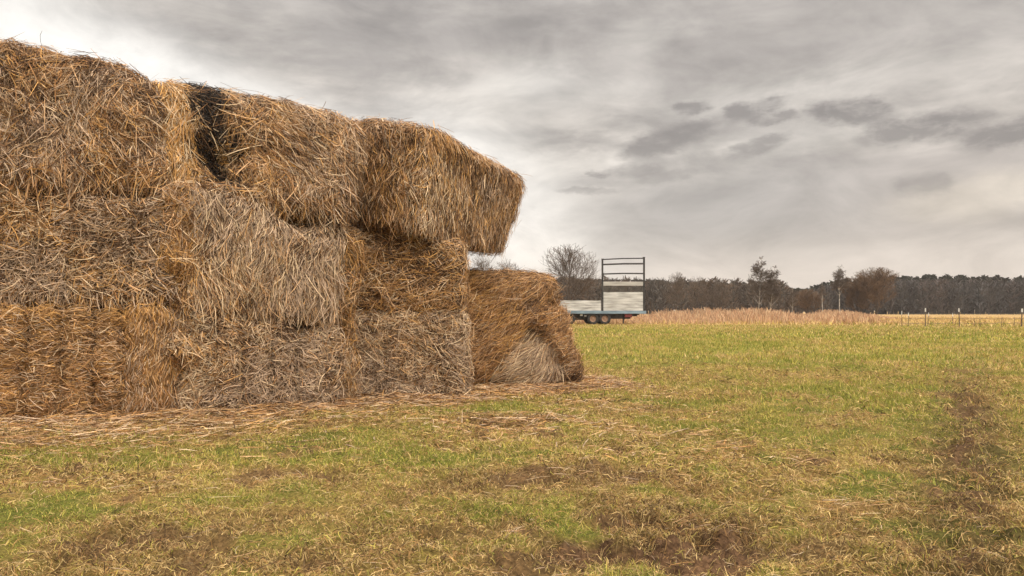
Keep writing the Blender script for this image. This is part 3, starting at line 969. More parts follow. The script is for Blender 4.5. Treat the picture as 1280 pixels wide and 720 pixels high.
# ------------------------------------------------------------------ far woods (one mass each)
def wood(n, xr, yr, hfun, kind, seed, pal, clumps=90):
    rng = np.random.default_rng(seed)
    x = rng.uniform(*xr, n); y = rng.uniform(*yr, n)
    h = hfun(x, y) * (rng.uniform(0.86, 1.03, n) if kind == 'bare' else rng.uniform(0.92, 1.02, n))
    cr = rng.uniform(1.3, 2.6, n) * (0.7 if kind == 'pine' else 1.0)
    base = np.stack([x, y, np.zeros(n)], 1)
    tcol = np.array(pal)[rng.choice(len(pal), n)] * rng.uniform(0.7, 1.25, n)[:, None]
    # trunks
    D = rng.normal(0, 0.02, (n, 3)); D[:, 2] = 1
    Pt = np.stack([base, base + D * (h * 0.5)[:, None], base + D * (h * 0.95)[:, None]], 1)
    Wt = rng.uniform(0.2, 0.38, n)[:, None] * np.array([1, 0.7, 0.2])[None, :]
    out = []
    for ang in (0, math.pi / 2):
        S = np.tile(np.array([math.cos(ang), math.sin(ang), 0]), (n, 1))
        out.append(ribbons(Pt, Wt, S, tcol * 0.9))
    # branchwork
    m = n * clumps
    ti = np.repeat(np.arange(n), clumps)
    if kind == 'pine':
        zt = 0.42 + 0.58 * np.sqrt(rng.random(m)); rad = cr[ti] * np.sqrt(np.clip(1.05 - zt, 0.02, 1)) * np.sqrt(rng.random(m)) * 1.25
    else:
        zt = 0.10 + 0.88 * rng.random(m) ** 0.8; rad = cr[ti] * np.sqrt(np.clip(1 - ((zt - 0.55) / 0.48) ** 2, 0.03, 1)) * np.sqrt(rng.random(m))
    th = rng.uniform(0, 2 * math.pi, m)
    p = base[ti] + np.stack([rad * np.cos(th), rad * np.sin(th), zt * h[ti]], 1)
    d = np.stack([np.cos(th), np.sin(th), np.full(m, 0.15 if kind == 'pine' else 1.1)], 1) + rng.normal(0, 0.35, (m, 3))
    d = unit(d)
    L = rng.uniform(0.5, 1.5, m) * (0.75 if kind == 'pine' else 1.15)
    Pn = np.stack([p - d * (L * .5)[:, None], p + d * (L * .5)[:, None]], 1)
    W = (rng.uniform(0.35, 0.7, m) if kind == 'pine' else rng.uniform(0.10, 0.42, m))[:, None] * np.array([1, 0.5])[None, :]
    S = unit(np.cross(d, rng.normal(0, 1, (m, 3))))
    C = tcol[ti] * rng.uniform(0.7, 1.3, m)[:, None]
    out.append(ribbons(Pn, W, S, C))
    return merge(out)


PAL_BARE = [(0.092, 0.074, 0.06), (0.105, 0.076, 0.055), (0.08, 0.07, 0.06), (0.095, 0.068, 0.05)]
PAL_PINE = [(0.03, 0.034, 0.022), (0.04, 0.042, 0.027), (0.04, 0.035, 0.025)]


def hl(x, y):      # left wood: falls away to the right
    px = 640 + FOC * x / y
    top = np.interp(px, [560, 690, 760, 840, 900, 978, 988], [350, 347, 348, 349, 351, 352, 364])
    return EYE + (HORIZ - top) / FOC * 225


V, F, C = merge([wood(620, (-30, 84), (205, 250), hl, 'bare', 201, PAL_BARE),
                 wood(150, (-30, 82), (244, 262), lambda x, y: hl(x, y) * 1.06, 'pine', 202, PAL_PINE)])
o = quad_mesh('woods', V, F, C, M_WOOD)
tag(o, 'bare brown wood behind the trailer, ending at the low gap', 'woods', kind='stuff')


def hr(x, y):      # right wood: climbs from the gap, then level
    px = 640 + FOC * x / y
    top = np.interp(px, [1005, 1030, 1070, 1120, 1200, 1300], [362, 356, 350, 347, 347, 348])
    return EYE + (HORIZ - top) / FOC * 240


V, F, C = merge([wood(900, (90, 235), (222, 262), lambda x, y: hr(x, y) * 0.92, 'bare', 203, [(0.08, 0.069, 0.064), (0.086, 0.069, 0.062), (0.074, 0.068, 0.066)]),
                 wood(560, (92, 240), (246, 275), lambda x, y: hr(x, y) * 1.10, 'pine', 204, PAL_PINE)])
o = quad_mesh('woods', V, F, C, M_WOOD)
tag(o, 'dark wood topped with pines behind the fence, right of the low gap', 'woods', kind='stuff')

# distant hill showing in the gap between the woods
V, F = [], []
hx = np.linspace(-300, 2600, 120)
for i, x in enumerate(hx):
    h = 66 + 8 * math.sin(x * 0.0021 + 0.6) + 6 * math.sin(x * 0.011) + 3 * math.sin(x * 0.05)
    for (yy, zz) in ((2300, -2), (2420, h * .6), (2560, h), (2800, h * .6), (3000, -2)):
        V.append((x, yy, zz))
for i in range(len(hx) - 1):
    for k_ in range(4):
        a = i * 5 + k_
        F.append((a, a + 5, a + 6, a + 1))
o = quad_mesh('hill', np.array(V), np.array(F), None, M_HILL, smooth=True)
tag(o, 'faint wooded hill far off in the gap between the two woods', 'hill', kind='structure')

# ------------------------------------------------------------------ single trees
def segs_mesh(name, segs, mat, parent, sides):
    n = len(segs)
    A = np.array([s[0] for s in segs]); Bq = np.array([s[1] for s in segs])
    ra = np.array([s[2] for s in segs]); rb = np.array([s[3] for s in segs])
    d = unit(Bq - A)
    ref = np.where(np.abs(d[:, 2:3]) > 0.9, np.array([[1.0, 0, 0]]), np.array([[0, 0, 1.0]]))
    u = unit(np.cross(d, ref)); v = np.cross(d, u)
    ang = np.arange(sides) * 2 * math.pi / sides
    ring = u[:, None, :] * np.cos(ang)[None, :, None] + v[:, None, :] * np.sin(ang)[None, :, None]
    V = np.concatenate([A[:, None] + ring * ra[:, None, None], Bq[:, None] + ring * rb[:, None, None]], 1).reshape(-1, 3)
    b0 = (np.arange(n) * 2 * sides)[:, None]
    k_ = np.arange(sides)[None, :]; k2 = (k_ + 1) % sides
    F = np.stack([b0 + k_, b0 + k2, b0 + sides + k2, b0 + sides + k_], -1).reshape(-1, 4)
    return quad_mesh(name, V, F, None, mat, parent, smooth=True)


def tree(name, px, top, Y, wpx, label, seed, style='round', trunk_mat=None, twig_mat=None, group=None, lean=0.0, base_bare=0.2, twig_r=0.022, r0=None, density=1.0):
    rnd = random.Random(seed)
    H = EYE + (HORIZ - top) / FOC * Y
    Wd = wpx / FOC * Y
    root = empty(name, tuple(gx(px, Y, 0)))
    tag(root, label, 'tree', group)
    thick, fine = [], []
    r0 = r0 or H * 0.018

    ph = [rnd.uniform(0, 6.28) for _ in range(4)]

    def fits(p, slack=1.0):
        z = p[2] / H
        if z > 1.03 * slack: return False
        if style == 'birch':
            prof = min(1.0, max(0.0, (1.04 - z) / 0.42)) ** 0.7 if z > base_bare else 0.3
        else:
            prof = math.sqrt(max(0.0, 1 - ((z - 0.58) / 0.46) ** 2)) if z > base_bare else 0.35
        a = math.atan2(p[1], p[0])
        prof *= 1 + 0.16 * math.sin(2 * a + ph[0]) + 0.13 * math.sin(9 * z + ph[1]) + 0.10 * math.sin(17 * z + 3 * a + ph[2])
        return math.hypot(p[0] - lean * p[2], p[1]) < 0.5 * Wd * prof * slack + 0.06

    def grow(p, d, L, r, lv):
        n = 3 if lv < 2 else 2
        for i in range(n):
            wob = 0.10 if lv == 0 else 0.13
            d = Vector((d[0] + rnd.gauss(0, wob), d[1] + rnd.gauss(0, wob), d[2] + rnd.gauss(0, wob * .6) + (0.06 if style != 'birch' or lv < 2 else -0.14))).normalized()
            q = p + d * (L / n)
            if lv >= 1 and not fits(q, rnd.uniform(0.78, 1.22)): return
            r2 = max(r * (0.84 if lv else 0.80), twig_r * .5)
            (thick if lv < 2 else fine).append((tuple(p), tuple(q), r, r2))
            p, r = q, r2
            if lv < 4:
                kids = ((2, 3) if lv == 1 else (1, 2, 3))
                nk = rnd.choice(kids) + (1 if rnd.random() < density - 1.3 else 0)
                if lv == 0: continue
                for _ in range(nk):
                    ax = Vector((rnd.gauss(0, 1), rnd.gauss(0, 1), rnd.gauss(0, .4))).normalized()
                    nd = (d * (0.85) + ax * 0.6).normalized()
                    grow(p, nd, L * rnd.uniform(0.45, 0.72), max(r * 0.58, twig_r * .6), lv + 1)

    tips = []
    p = Vector((0, 0, 0)); d = Vector((lean, 0, 1)).normalized(); r = r0
    ntr = 9
    for i in range(ntr):
        q = p + Vector((d[0] + rnd.gauss(0, .035), d[1] + rnd.gauss(0, .035), d[2])) * (H * (0.94 if style == 'birch' else 0.72) / ntr)
        r2 = r * (0.82 if i else 0.75)
        thick.append((tuple(p), tuple(q), r, r2))
        p, r = q, r2
        z = p[2] / H
        if z > base_bare * 0.75:
            for _ in range(3 if style != 'birch' else 4):
                a = rnd.uniform(0, 2 * math.pi)
                el = rnd.uniform(0.5, 1.1)
                nd = Vector((math.cos(a) * math.cos(el), math.sin(a) * math.cos(el), math.sin(el)))
                grow(p, nd, (0.42 * Wd + 0.10 * H) * rnd.uniform(.65, 1.05) * (1 if style != 'birch' else (1.15 - z)), max(r * 0.55, twig_r), 1)
    for _ in range(4):
        a = rnd.uniform(0, 2 * math.pi)
        grow(p, Vector((math.cos(a) * .45, math.sin(a) * .45, 1)).normalized(), H * 0.2, r * 0.7, 1)
    segs_mesh('trunk', thick, trunk_mat or M_BARK, root, 6)
    if fine:
        segs_mesh('crown', fine, twig_mat or M_TWIG, root, 3)
    return root


GT = 'bare trees along the far field edge'
tree('bare_tree', 712, 307, 110, 78, 'broad round bare tree rising between the slumped bale and the trailer', 301, group=GT, density=1.7, twig_r=0.026)
tree('bare_tree', 602, 320, 135, 46, 'bare tree top seen under the overhanging bale, touching the stack', 302, group=GT, density=1.5)
tree('bare_tree', 634, 325, 140, 36, 'bare tree top just behind the tip of the overhanging bale', 303, group=GT, density=1.4)
tree('bare_tree', 668, 345, 150, 34, 'low bare tree behind the top edge of the slumped bale', 304, group=GT, density=1.3)
tree('bare_tree', 845, 341, 150, 30, 'round bare tree standing clear of the wood just right of the trailer', 305, group=GT, density=1.4)
tree('bare_tree', 872, 346, 158, 26, 'small bare tree, second to the right of the trailer', 306, group=GT, density=1.4)
tree('bare_tree', 900, 350, 160, 24, 'small bare tree between the second one right of the trailer and the birches', 307, group=GT, density=1.3)
tree('birch_tree', 948, 320, 130, 30, 'tallest birch with a white trunk above the reeds', 308, style='birch', trunk_mat=M_BIRCH, group=GT, lean=0.03, density=2.0, r0=0.13, twig_r=0.028)
tree('birch_tree', 962, 331, 128, 24, 'leaning white birch on the right side of the tallest birch', 309, style='birch', trunk_mat=M_BIRCH, group=GT, lean=0.10, density=2.0, r0=0.12, twig_r=0.028)
tree('birch_tree', 1050, 331, 130, 27, 'slim birch with a bare white lower trunk beside the rounded rusty tree', 310, style='birch', trunk_mat=M_BIRCH, group=GT, base_bare=0.5, density=2.0, r0=0.13, twig_r=0.028)
tree('birch_tree', 1028, 352, 126, 12, 'thin short birch pole left of the slim birch', 311, style='birch', trunk_mat=M_BIRCH, group=GT, base_bare=0.6, r0=0.11)
tree('birch_tree', 990, 360, 128, 14, 'short grey birch under the low gap in the woods', 312, style='birch', trunk_mat=M_BIRCH, group=GT, base_bare=0.4, r0=0.09)
tree('rusty_tree', 1096, 335, 132, 52, 'rounded rust brown tree with a dense crown at the end of the reeds', 313, twig_mat=M_TWIGB, group=GT, base_bare=0.08, density=2.2, twig_r=0.03)
tree('rusty_tree', 1072, 345, 136, 34, 'lower rust brown tree between the slim birch and the rounded rusty tree', 314, twig_mat=M_TWIGB, group=GT, base_bare=0.08, density=2.0, twig_r=0.03)
tree('rusty_tree', 1010, 362, 140, 34, 'low rust brown tree at the foot of the low gap', 315, twig_mat=M_TWIGB, group=GT, base_bare=0.08, density=1.8, twig_r=0.03)


def shrub(px, top, Y, wpx, label, seed, lean=0.0, pal=((0.05, 0.035, 0.022), (0.09, 0.06, 0.035))):
    rng = np.random.default_rng(seed)
    H = EYE + (HORIZ - top) / FOC * Y; Wd = wpx / FOC * Y
    root = empty('shrub', tuple(gx(px, Y, 0)))
    tag(root, label, 'shrub')
    st, tw = [], []
    for _ in range(14):
        a = rng.uniform(0, 2 * math.pi); rad = rng.uniform(0.1, 0.5) * Wd
        tip = np.array([math.cos(a) * rad + lean * H, math.sin(a) * rad, H * rng.uniform(0.6, 1.0)])
        mid = tip * 0.5 + rng.normal(0, 0.05, 3)
        st.append((tuple(np.array([rng.normal(0, .06), rng.normal(0, .06), 0])), tuple(mid), 0.03, 0.022)); st.append((tuple(mid), tuple(tip), 0.022, 0.01))
        for _ in range(22):
            q = mid + (tip - mid) * rng.random() + rng.normal(0, 0.03, 3)
            dd = unit(rng.normal(0, 1, 3) + np.array([0, 0, 0.9])) * rng.uniform(0.15, 0.45)
            tw.append((tuple(q), tuple(q + dd), 0.02, 0.008))
    segs_mesh('stem', st, M_BARK, root, 5)
    segs_mesh('twigs', tw, M_TWIG, root, 3)


shrub(930, 380, 84, 14, 'dark leaning shrub among the reeds in front of the birches', 401, lean=-0.25)
shrub(868, 386, 80, 24, 'low dark bramble in the reeds right of the trailer', 402)

# ------------------------------------------------------------------ trailer
tY = 64.0
T0 = empty('farm_trailer', (gx(706, tY)[0], tY, 0), R(2.0))
tag(T0, 'flatbed farm trailer with a tall ladder frame and white boards parked on the grass', 'trailer')


def lx(px): return (px - 706) / FOC * tY


def lz(py): return EYE + (HORIZ - py) / FOC * tY


xl, xr = lx(672), lx(808)
zd = lz(388.5)
MB().box(((xl + xr) / 2, 1.2, zd - .06), (xr - xl, 2.36, .10), bev=.01).build('deck', M_GREYB, T0)
rail = MB().box(((xl + xr) / 2, -.03, zd - .125), (xr - xl + .04, .08, .25), bev=.015)
for q in np.linspace(xl + .4, xr - .4, 9):
    rail.box((q, -.085, zd - .125), (.07, .03, .2))
rail.box(((xl + xr) / 2, 2.43, zd - .125), (xr - xl + .04, .08, .25), bev=.015)
rail.build('deck_rail', M_BLUEG, T0)
# left low board: planks with battens
sb_l, sb_r = xl + .1, lx(751.5)
b = MB()
hb = lz(375.5) - zd
for i in range(4):
    b.box(((sb_l + sb_r) / 2, -.02, zd + hb * (i + .5) / 4), (sb_r - sb_l, .035, hb / 4 - .012), bev=.006)
for q in np.linspace(sb_l + .15, sb_r - .15, 5):
    b.box((q, .02, zd + hb / 2), (.06, .04, hb))
b.build('side_board', M_WHITE, T0)
# tall frame over the right half
pl, pr = lx(753.2), lx(805.6)
ztop = lz(321.5)
for q, top in ((pl, ztop - .15), (pr, ztop)):
    MB().box((q, -.03, (zd + top) / 2), (.15, .12, top - zd), bev=.02).box((q, -.03, top + .01), (.2, .16, .04)).build('frame_post', M_STEELD, T0)
for z_l, z_r, th in ((lz(324.2), lz(322.6), .10), (lz(330.6), lz(329.4), .14), (lz(342.4), lz(341.8), .12), (lz(350.5), lz(350.2), .07)):
    m_ = MB()
    m_.tube([(pl + .07, -.03, z_l), ((pl + pr) / 2, -.03, (z_l + z_r) / 2 + .03), (pr - .07, -.03, z_r)], th / 2, 8)
    m_.build('frame_rail', M_STEELD, T0)
MB().box(((pl + pr) / 2, -.03, (lz(352) + lz(357)) / 2), (pr - pl - .16, .03, lz(352) - lz(357)), bev=.005).build('upper_board', M_GREYB, T0)
ms = MB()
z0, z1 = lz(364.3), lz(358)
for i in range(5):
    ms.box(((pl + pr) / 2, -.02, z0 + (z1 - z0) * (i + .5) / 5), (pr - pl - .16, .03, (z1 - z0) / 5 - .03))
for q in np.linspace(pl + .2, pr - .2, 9):
    ms.box((q, .015, (z0 + z1) / 2), (.05, .03, z1 - z0))
ms.build('slat_band', M_MESHD, T0)
b = MB()
hb = lz(365) - zd
for i in range(6):
    b.box(((pl + pr) / 2, -.025, zd + hb * (i + .5) / 6), (pr - pl - .17, .035, hb / 6 - .008), bev=.006)
for q in np.linspace(pl + .3, pr - .3, 4):
    b.box((q, .015, zd + hb / 2), (.07, .04, hb))
b.build('side_panel', M_WHITE, T0)
# chassis, axles, drawbar
ch = MB()
for yy in (.7, 1.7):
    ch.box(((xl + xr) / 2 - .2, yy, zd - .36), (xr - xl - .8, .12, .22), bev=.01)
for q in np.linspace(xl + .5, xr - .6, 7):
    ch.box((q, 1.2, zd - .3), (.10, 2.2, .10))
for q in (lx(712), lx(741.5), lx(756.5)):
    ch.box((q, 1.2, .45), (.12, 1.9, .12)).box((q, .5, .62), (.7, .08, .10)).box((q, 1.9, .62), (.7, .08, .10))
ch.box((lx(772), .42, zd - .45), (1.1, .06, .42)).box((lx(722), .6, zd - .52), (1.6, .06, .5)).box((lx(727), .5, zd - .40), (1.1, .06, .16))
ch.box(((lx(708) + lx(790)) / 2, .95, zd - .48), (lx(790) - lx(708), .9, .40), bev=.02)  # dark filler box added behind the wheels to darken the underside
ch.build('chassis', M_STEELD, T0)
MB().tube([(xl + .2, .9, .62), (xl - 1.5, 1.2, .55)], .05).tube([(xl + .2, 1.5, .62), (xl - 1.5, 1.2, .55)], .05).build('drawbar', M_STEELD, T0)
for q in (lx(712), lx(741.5), lx(756.5)):
    for yy, s in ((.16, -1), (2.24, 1)):
        w = empty('wheel', (q, yy, .50)); w.parent = T0
        MB().lathe([(.27, -.11), (.30, -.13), (.46, -.125), (.495, -.08), (.50, 0), (.495, .08), (.46, .125), (.30, .13), (.27, .11), (.27, -.11)], (0, 0, 0)).build('tyre', M_TYRE, w, True)
        MB().lathe([(0.0, s * .02), (.08, s * .05), (.10, s * .03), (.2, s * .02), (.25, s * .08), (.275, s * .11), (.272, -s * .1), (0, -s * .08)], (0, 0, 0)).build('rim', M_RUST, w, True)
jk = MB().tube([(lx(781), .5, zd - .3), (lx(781), .5, .08)], .06).box((lx(781), .5, .04), (.5, .3, .07), bev=.01).tube([(lx(786), .5, zd - .35), (lx(781), .5, .35)], .03)
jk.build('support_leg', M_STEELD, T0)
MB().box((lx(786), .08, zd - .40), (.62, .16, .30), bev=.03).build('tool_box', M_RED, T0)
MB().box((lx(727), .10, zd - .36), (.22, .05, .16), bev=.01).build('marker_plate', M_WHITE, T0)
MB().box((lx(732), .10, zd - .42), (.2, .05, .1), bev=.01).build('marker_plate', M_WHITE, T0)
gd_ = MB().box((lx(749), .22, zd - .33), (2.5, .42, .10), bev=.03)  # dark box and plate added to deepen the darkness under the deck
gd_.box((lx(749), .45, zd - .50), (2.6, .05, .34))
gd_.build('underside_dark_box', M_STEELD, T0)

# ------------------------------------------------------------------ electric fence
fY = 55.0
FE = empty('electric_fence', (gx(1130, fY)[0], fY, 0))
tag(FE, 'low wire fence of thin posts with white insulators at the right edge of the meadow', 'fence')
fpx = [(1129.5, 389, .05), (1133.5, 391, .045), (1154, 385.5, .085), (1162.5, 391, .05), (1192.5, 391.5, .05), (1198.5, 385.5, .085), (1220, 398, .035), (1227, 396.5, .035),
       (1250, 396, .04), (1271, 396, .04), (1279, 386, .11), (1310, 390, .05), (1345, 388, .08)]
for i, (px, top, w_) in enumerate(fpx):
    H = EYE + (HORIZ - top) / FOC * fY
    x = gx(px, fY)[0] - FE.location[0]
    yy = random.uniform(-.3, .3)
    lean_ = random.uniform(-.07, .07)
    p = MB().tube([(0, 0, 0), (lean_ * .5, 0, H * .6), (lean_, 0, H)], w_ * .42, 7, w_ * .36).build('post', M_POST, FE)
    p.location = (x, yy, 0)
    if top < 392:
        cap = MB().tube([(lean_ * .85, 0, H - .24), (lean_ * .9, 0, H - .16), (lean_, 0, H + .015)], w_ * .55, 8, w_ * .45).build('insulator', M_CAP, p)
for z in (.30, .62, .98):
    pts = []
    for i, (px, top, w_) in enumerate(fpx):
        x = gx(px, fY)[0] - FE.location[0]
        pts.append((x, -.06, z + random.uniform(-.02, .02)))
        if i < len(fpx) - 1:
            x2 = gx(fpx[i + 1][0], fY)[0] - FE.location[0]
            pts.append(((x + x2) / 2, -.06, z - .03))
    MB().tube(pts, .014, 5).build('wire', M_WIRE, FE)

# ------------------------------------------------------------------ thin winter haze
hm = bpy.data.materials.new('haze'); hm.use_nodes = True
hn = hm.node_tree
for nd in list(hn.nodes):
    if nd.type == 'BSDF_PRINCIPLED': hn.nodes.remove(nd)
pv = hn.nodes.new('ShaderNodeVolumePrincipled')
pv.inputs['Color'].default_value = (0.95, 0.90, 0.85, 1)
pv.inputs['Density'].default_value = 0.0003
pv.inputs['Anisotropy'].default_value = 0.2
hn.links.new(pv.outputs[0], hn.nodes['Material Output'].inputs['Volume'])
hz = MB().box((0, 0, 44), (6900, 6900, 93)).build('haze', hm)
tag(hz, 'thin pale winter haze over the meadow and woods', 'haze', kind='stuff')

# ------------------------------------------------------------------ world: overcast sky
SUN = Vector((0.55, -0.72, 0.85)).normalized()
sun_el = math.asin(SUN.z); sun_az = math.atan2(SUN.x, SUN.y)
w = bpy.data.worlds.new('World'); scene.world = w; w.use_nodes = True
nt = w.node_tree; ND = nt.nodes; LK = nt.links
bg = ND['Background']; bg.inputs['Strength'].default_value = 0.1
sky = ND.new('ShaderNodeTexSky'); sky.sky_type = 'NISHITA'; sky.sun_disc = False
sky.sun_elevation = sun_el; sky.sun_rotation = sun_az; sky.dust_density = 3.0
tc = ND.new('ShaderNodeTexCoord')
sep = ND.new('ShaderNodeSeparateXYZ'); LK.new(tc.outputs['Generated'], sep.inputs[0])


def mth(op, a, b=None, clamp=False):
    n = ND.new('ShaderNodeMath'); n.operation = op; n.use_clamp = clamp
    for i, v in enumerate((a, b)):
        if v is None: continue
        if isinstance(v, (int, float)): n.inputs[i].default_value = v
        else: LK.new(v, n.inputs[i])
    return n.outputs[0]


def mrange(v, a, b, c_=0.0, d=1.0, smooth=True):
    n = ND.new('ShaderNodeMapRange'); n.interpolation_type = 'SMOOTHSTEP' if smooth else 'LINEAR'
    LK.new(v, n.inputs['Value'])
    for k_, q in (('From Min', a), ('From Max', b), ('To Min', c_), ('To Max', d)): n.inputs[k_].default_value = q
    return n.outputs['Result']


def mixc(f, a, b):
    n = ND.new('ShaderNodeMix'); n.data_type = 'RGBA'
    if isinstance(f, (int, float)): n.inputs[0].default_value = f
    else: LK.new(f, n.inputs[0])
    for i, v in ((6, a), (7, b)):
        if isinstance(v, tuple): n.inputs[i].default_value = (*v, 1)
        else: LK.new(v, n.inputs[i])
    return n.outputs[2]


azn = mth('ARCTAN2', sep.outputs[0], sep.outputs[1])
eln = mth('ARCSINE', sep.outputs[2])
cmb = ND.new('ShaderNodeCombineXYZ'); LK.new(azn, cmb.inputs[0]); LK.new(eln, cmb.inputs[1])
AE = cmb.outputs[0]


def noise(vec, scale, detail=5, rough=0.55, stretch=(1, 1, 1), loc=(0, 0, 0), dist=0.0, colour=False):
    mp = ND.new('ShaderNodeMapping'); mp.inputs['Scale'].default_value = stretch; mp.inputs['Location'].default_value = loc
    LK.new(vec, mp.inputs['Vector'])
    n = ND.new('ShaderNodeTexNoise'); n.inputs['Scale'].default_value = scale; n.inputs['Detail'].default_value = detail
    n.inputs['Roughness'].default_value = rough; n.inputs['Distortion'].default_value = dist
    LK.new(mp.outputs[0], n.inputs['Vector'])
    return n.outputs['Color' if colour else 'Fac']


# ragged edges: nudge the directions by noise before laying the clouds
wob = noise(AE, 24, 8, 0.7, (1, 2.0, 1), colour=True)
wv = ND.new('ShaderNodeVectorMath'); wv.operation = 'SUBTRACT'; LK.new(wob, wv.inputs[0]); wv.inputs[1].default_value = (.5, .5, .5)
ws = ND.new('ShaderNodeVectorMath'); ws.operation = 'MULTIPLY'; LK.new(wv.outputs[0], ws.inputs[0]); ws.inputs[1].default_value = (.040, .022, 0)
wa = ND.new('ShaderNodeVectorMath'); wa.operation = 'ADD'; LK.new(AE, wa.inputs[0]); LK.new(ws.outputs[0], wa.inputs[1])
AEW = wa.outputs[0]


def dirang(px, py):
    X, Z = (px - 640) / FOC, (HORIZ - py) / FOC
    return math.atan2(X, 1), math.asin(Z / math.sqrt(1 + X * X + Z * Z))


def blob(px, py, rx, ry, rot=0.0, soft=0.35, src=None):
    a, e = dirang(px, py)
    mp = ND.new('ShaderNodeMapping'); mp.vector_type = 'TEXTURE'
    mp.inputs['Location'].default_value = (a, e, 0); mp.inputs['Rotation'].default_value = (0, 0, R(rot)); mp.inputs['Scale'].default_value = (rx / FOC, ry / FOC, 1)
    LK.new(src or AEW, mp.inputs['Vector'])
    ln = ND.new('ShaderNodeVectorMath'); ln.operation = 'LENGTH'; LK.new(mp.outputs[0], ln.inputs[0])
    return mrange(ln.outputs['Value'], 1.0 + soft, 1.0 - soft, 0, 1)


big = noise(AE, 2.2, 6, 0.5, (1, 2.6, 1), (3.1, 1.7, 0), 0.3)
strk = noise(AE, 5.0, 6, 0.55, (1, 4.5, 1), (0.4, 7.7, 0), 0.4)
fine = noise(AE, 13.0, 5, 0.6, (1, 3.0, 1), (9, 2, 0), 0.2)
# layered stratus: mean tone
tone = mth('ADD', mth('MULTIPLY', big, 0.42), mth('ADD', mth('MULTIPLY', strk, 0.33), mth('MULTIPLY', fine, 0.25)))
tone = mrange(tone, 0.38, 0.62, 0.0, 1.0)
lightc, darkc = (5.7, 5.25, 4.72), (2.85, 2.62, 2.42)
c0 = mixc(tone, darkc, lightc)
# bright halo painted into the sky low on the left, behind the stack
def soft_blob(px, py, rx, ry, rot=0.0):
    return blob(px, py, rx, ry, rot, 0.98, AE)
pink = mrange(eln, 0.16, 0.02, 0, 1)
pinkf = mth('MULTIPLY', pink, mrange(azn, -0.05, 0.25, 0.35, 0.85))
c0 = mixc(pinkf, c0, (6.0, 5.3, 4.7))
# grey sheet across the top and the long bank low on the right
top = soft_blob(560, 0, 620, 85, -4)
c0 = mixc(mth('MULTIPLY', top, 0.6), c0, (2.9, 2.68, 2.50))
topr = soft_blob(1080, 30, 330, 62, 2)
c0 = mixc(mth('MULTIPLY', topr, 0.6), c0, (2.9, 2.66, 2.48))
bank = blob(930, 262, 300, 46, 5, 0.75)
c0 = mixc(mth('MULTIPLY', bank, 0.85), c0, (2.9, 2.72, 2.58))
rose = soft_blob(1230, 215, 150, 60, 5)
c0 = mixc(mth('MULTIPLY', rose, 0.4), c0, (3.9, 3.35, 3.0))
br = blob(1235, 244, 85, 22, 6, 0.6)
c0 = mixc(mth('MULTIPLY', br, 0.6), c0, (5.9, 5.2, 4.3))
for (px, py, rx, ry, k_) in ((815, 36, 46, 16, .22), (790, 60, 30, 22, .22), (770, 112, 50, 14, .4), (650, 105, 50, 14, .45), (960, 118, 130, 18, .4), (1000, 172, 120, 14, .35), (760, 205, 60, 14, .3)):
    c0 = mixc(mth('MULTIPLY', blob(px, py, rx, ry, 5, 0.9), k_), c0, (6.4, 6.0, 5.45))
br2 = blob(670, 108, 60, 28, 0, 0.9)
c0 = mixc(mth('MULTIPLY', br2, 0.35), c0, (5.2, 5.0, 4.65))
halo = soft_blob(270, 150, 330, 48, -20)  # halo along the outline of the stack, painted into the sky colour
c0 = mixc(mth('MULTIPLY', halo, 1.0), c0, (7.6, 7.4, 7.0))
halo2 = soft_blob(595, 245, 105, 70, -32)
c0 = mixc(mth('MULTIPLY', halo2, 0.85), c0, (8.2, 7.9, 7.4))
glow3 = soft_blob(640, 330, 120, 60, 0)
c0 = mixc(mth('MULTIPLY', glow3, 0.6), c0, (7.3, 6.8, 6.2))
lump_n = mrange(noise(AE, 6.5, 9, 0.62, (1, 2.1, 1), (2, 5, 0), 0.5), 0.36, 0.64, 0.80, 1.18, False)
lv = ND.new('ShaderNodeVectorMath'); lv.operation = 'SCALE'; LK.new(c0, lv.inputs[0]); LK.new(lump_n, lv.inputs['Scale'])
c0 = lv.outputs[0]
puff = mrange(noise(AE, 30, 6, 0.6, (1, 2.2, 1), (5, 3, 0), 0.3), 0.34, 0.56, 0.6, 1.0)
CL = [(866, 135, 24, 9, 4, .75), (945, 137, 40, 11, 14, .8), (966, 149, 28, 8, 10, .7), (1066, 140, 48, 14, -4, .85), (834, 176, 58, 18, 17, .75), (948, 183, 38, 10, 14, .65),
      (1150, 160, 72, 17, 7, .8), (1258, 168, 52, 14, 6, .85), (1205, 150, 40, 9, 0, .4), (790, 213, 42, 9, 6, .5), (745, 219, 14, 5, 0, .6), (1155, 232, 34, 14, 6, .5), (735, 238, 40, 5, 0, .45),
      (830, 222, 36, 9, 4, .4), (710, 180, 50, 10, 6, .3)]
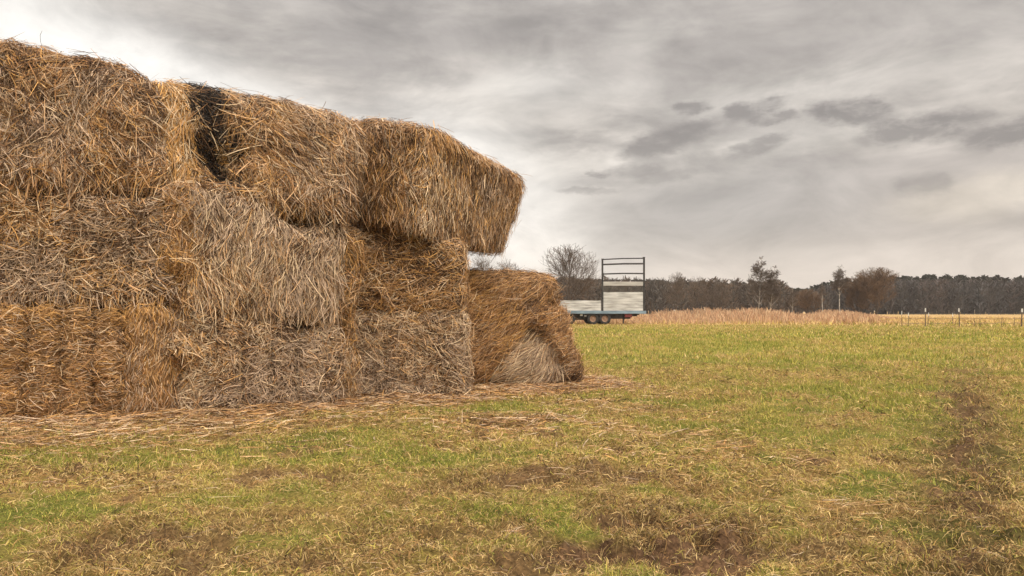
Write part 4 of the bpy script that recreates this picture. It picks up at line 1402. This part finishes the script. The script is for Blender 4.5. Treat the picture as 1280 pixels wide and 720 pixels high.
for (px, py, rx, ry, rot, k_) in CL:
    rr_ = random.Random(int(px * 7 + py))
    f = blob(px, py, rx * .85, ry * .85, rot, 0.45)
    for sx in (-0.55, 0.5):
        f = mth('MAXIMUM', f, blob(px + sx * rx, py - sx * rx * math.sin(R(rot)) + rr_.uniform(-.5, .2) * ry, rx * rr_.uniform(.35, .55), ry * rr_.uniform(.5, .8), rot, 0.5))
    f = mth('MULTIPLY', f, puff)
    c0 = mixc(mth('MULTIPLY', f, k_), c0, (1.62, 1.48, 1.40))
# the overcast brightens overhead and towards the veiled sun behind the camera
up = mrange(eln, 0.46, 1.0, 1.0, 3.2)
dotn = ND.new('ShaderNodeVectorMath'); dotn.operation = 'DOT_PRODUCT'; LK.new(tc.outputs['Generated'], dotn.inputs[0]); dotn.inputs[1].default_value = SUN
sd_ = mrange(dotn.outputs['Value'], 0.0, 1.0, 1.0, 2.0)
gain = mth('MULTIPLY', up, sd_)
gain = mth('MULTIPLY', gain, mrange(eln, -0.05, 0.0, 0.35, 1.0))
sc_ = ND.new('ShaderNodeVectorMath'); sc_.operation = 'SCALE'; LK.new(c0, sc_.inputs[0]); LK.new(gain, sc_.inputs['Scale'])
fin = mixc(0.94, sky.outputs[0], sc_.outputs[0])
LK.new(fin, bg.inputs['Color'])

sl = bpy.data.lights.new('sun', 'SUN'); sl.energy = 1.5; sl.angle = R(14); sl.color = (1.0, 0.92, 0.81)
so = bpy.data.objects.new('sun', sl); COL.objects.link(so)
so.rotation_euler = SUN.to_track_quat('Z', 'Y').to_euler()

# ------------------------------------------------------------------ camera and render
cd = bpy.data.cameras.new('camera'); cam = bpy.data.objects.new('camera', cd); COL.objects.link(cam)
cam.location = (0, 0, EYE); cam.rotation_euler = (R(90), 0, 0)
cd.sensor_width = 36; cd.lens = FOC / 1280 * 36
cd.shift_y = (HORIZ - 360) / 1280
cd.clip_start = 0.05; cd.clip_end = 9000
scene.camera = cam
scene.view_settings.view_transform = 'Standard'
scene.view_settings.look = 'None'
scene.view_settings.exposure = 0.55
scene.view_settings.gamma = 1.0
scene.render.engine = 'CYCLES'
scene.cycles.max_bounces = 6
scene.cycles.diffuse_bounces = 3
scene.cycles.use_denoising = True
scene.cycles.use_adaptive_sampling = False
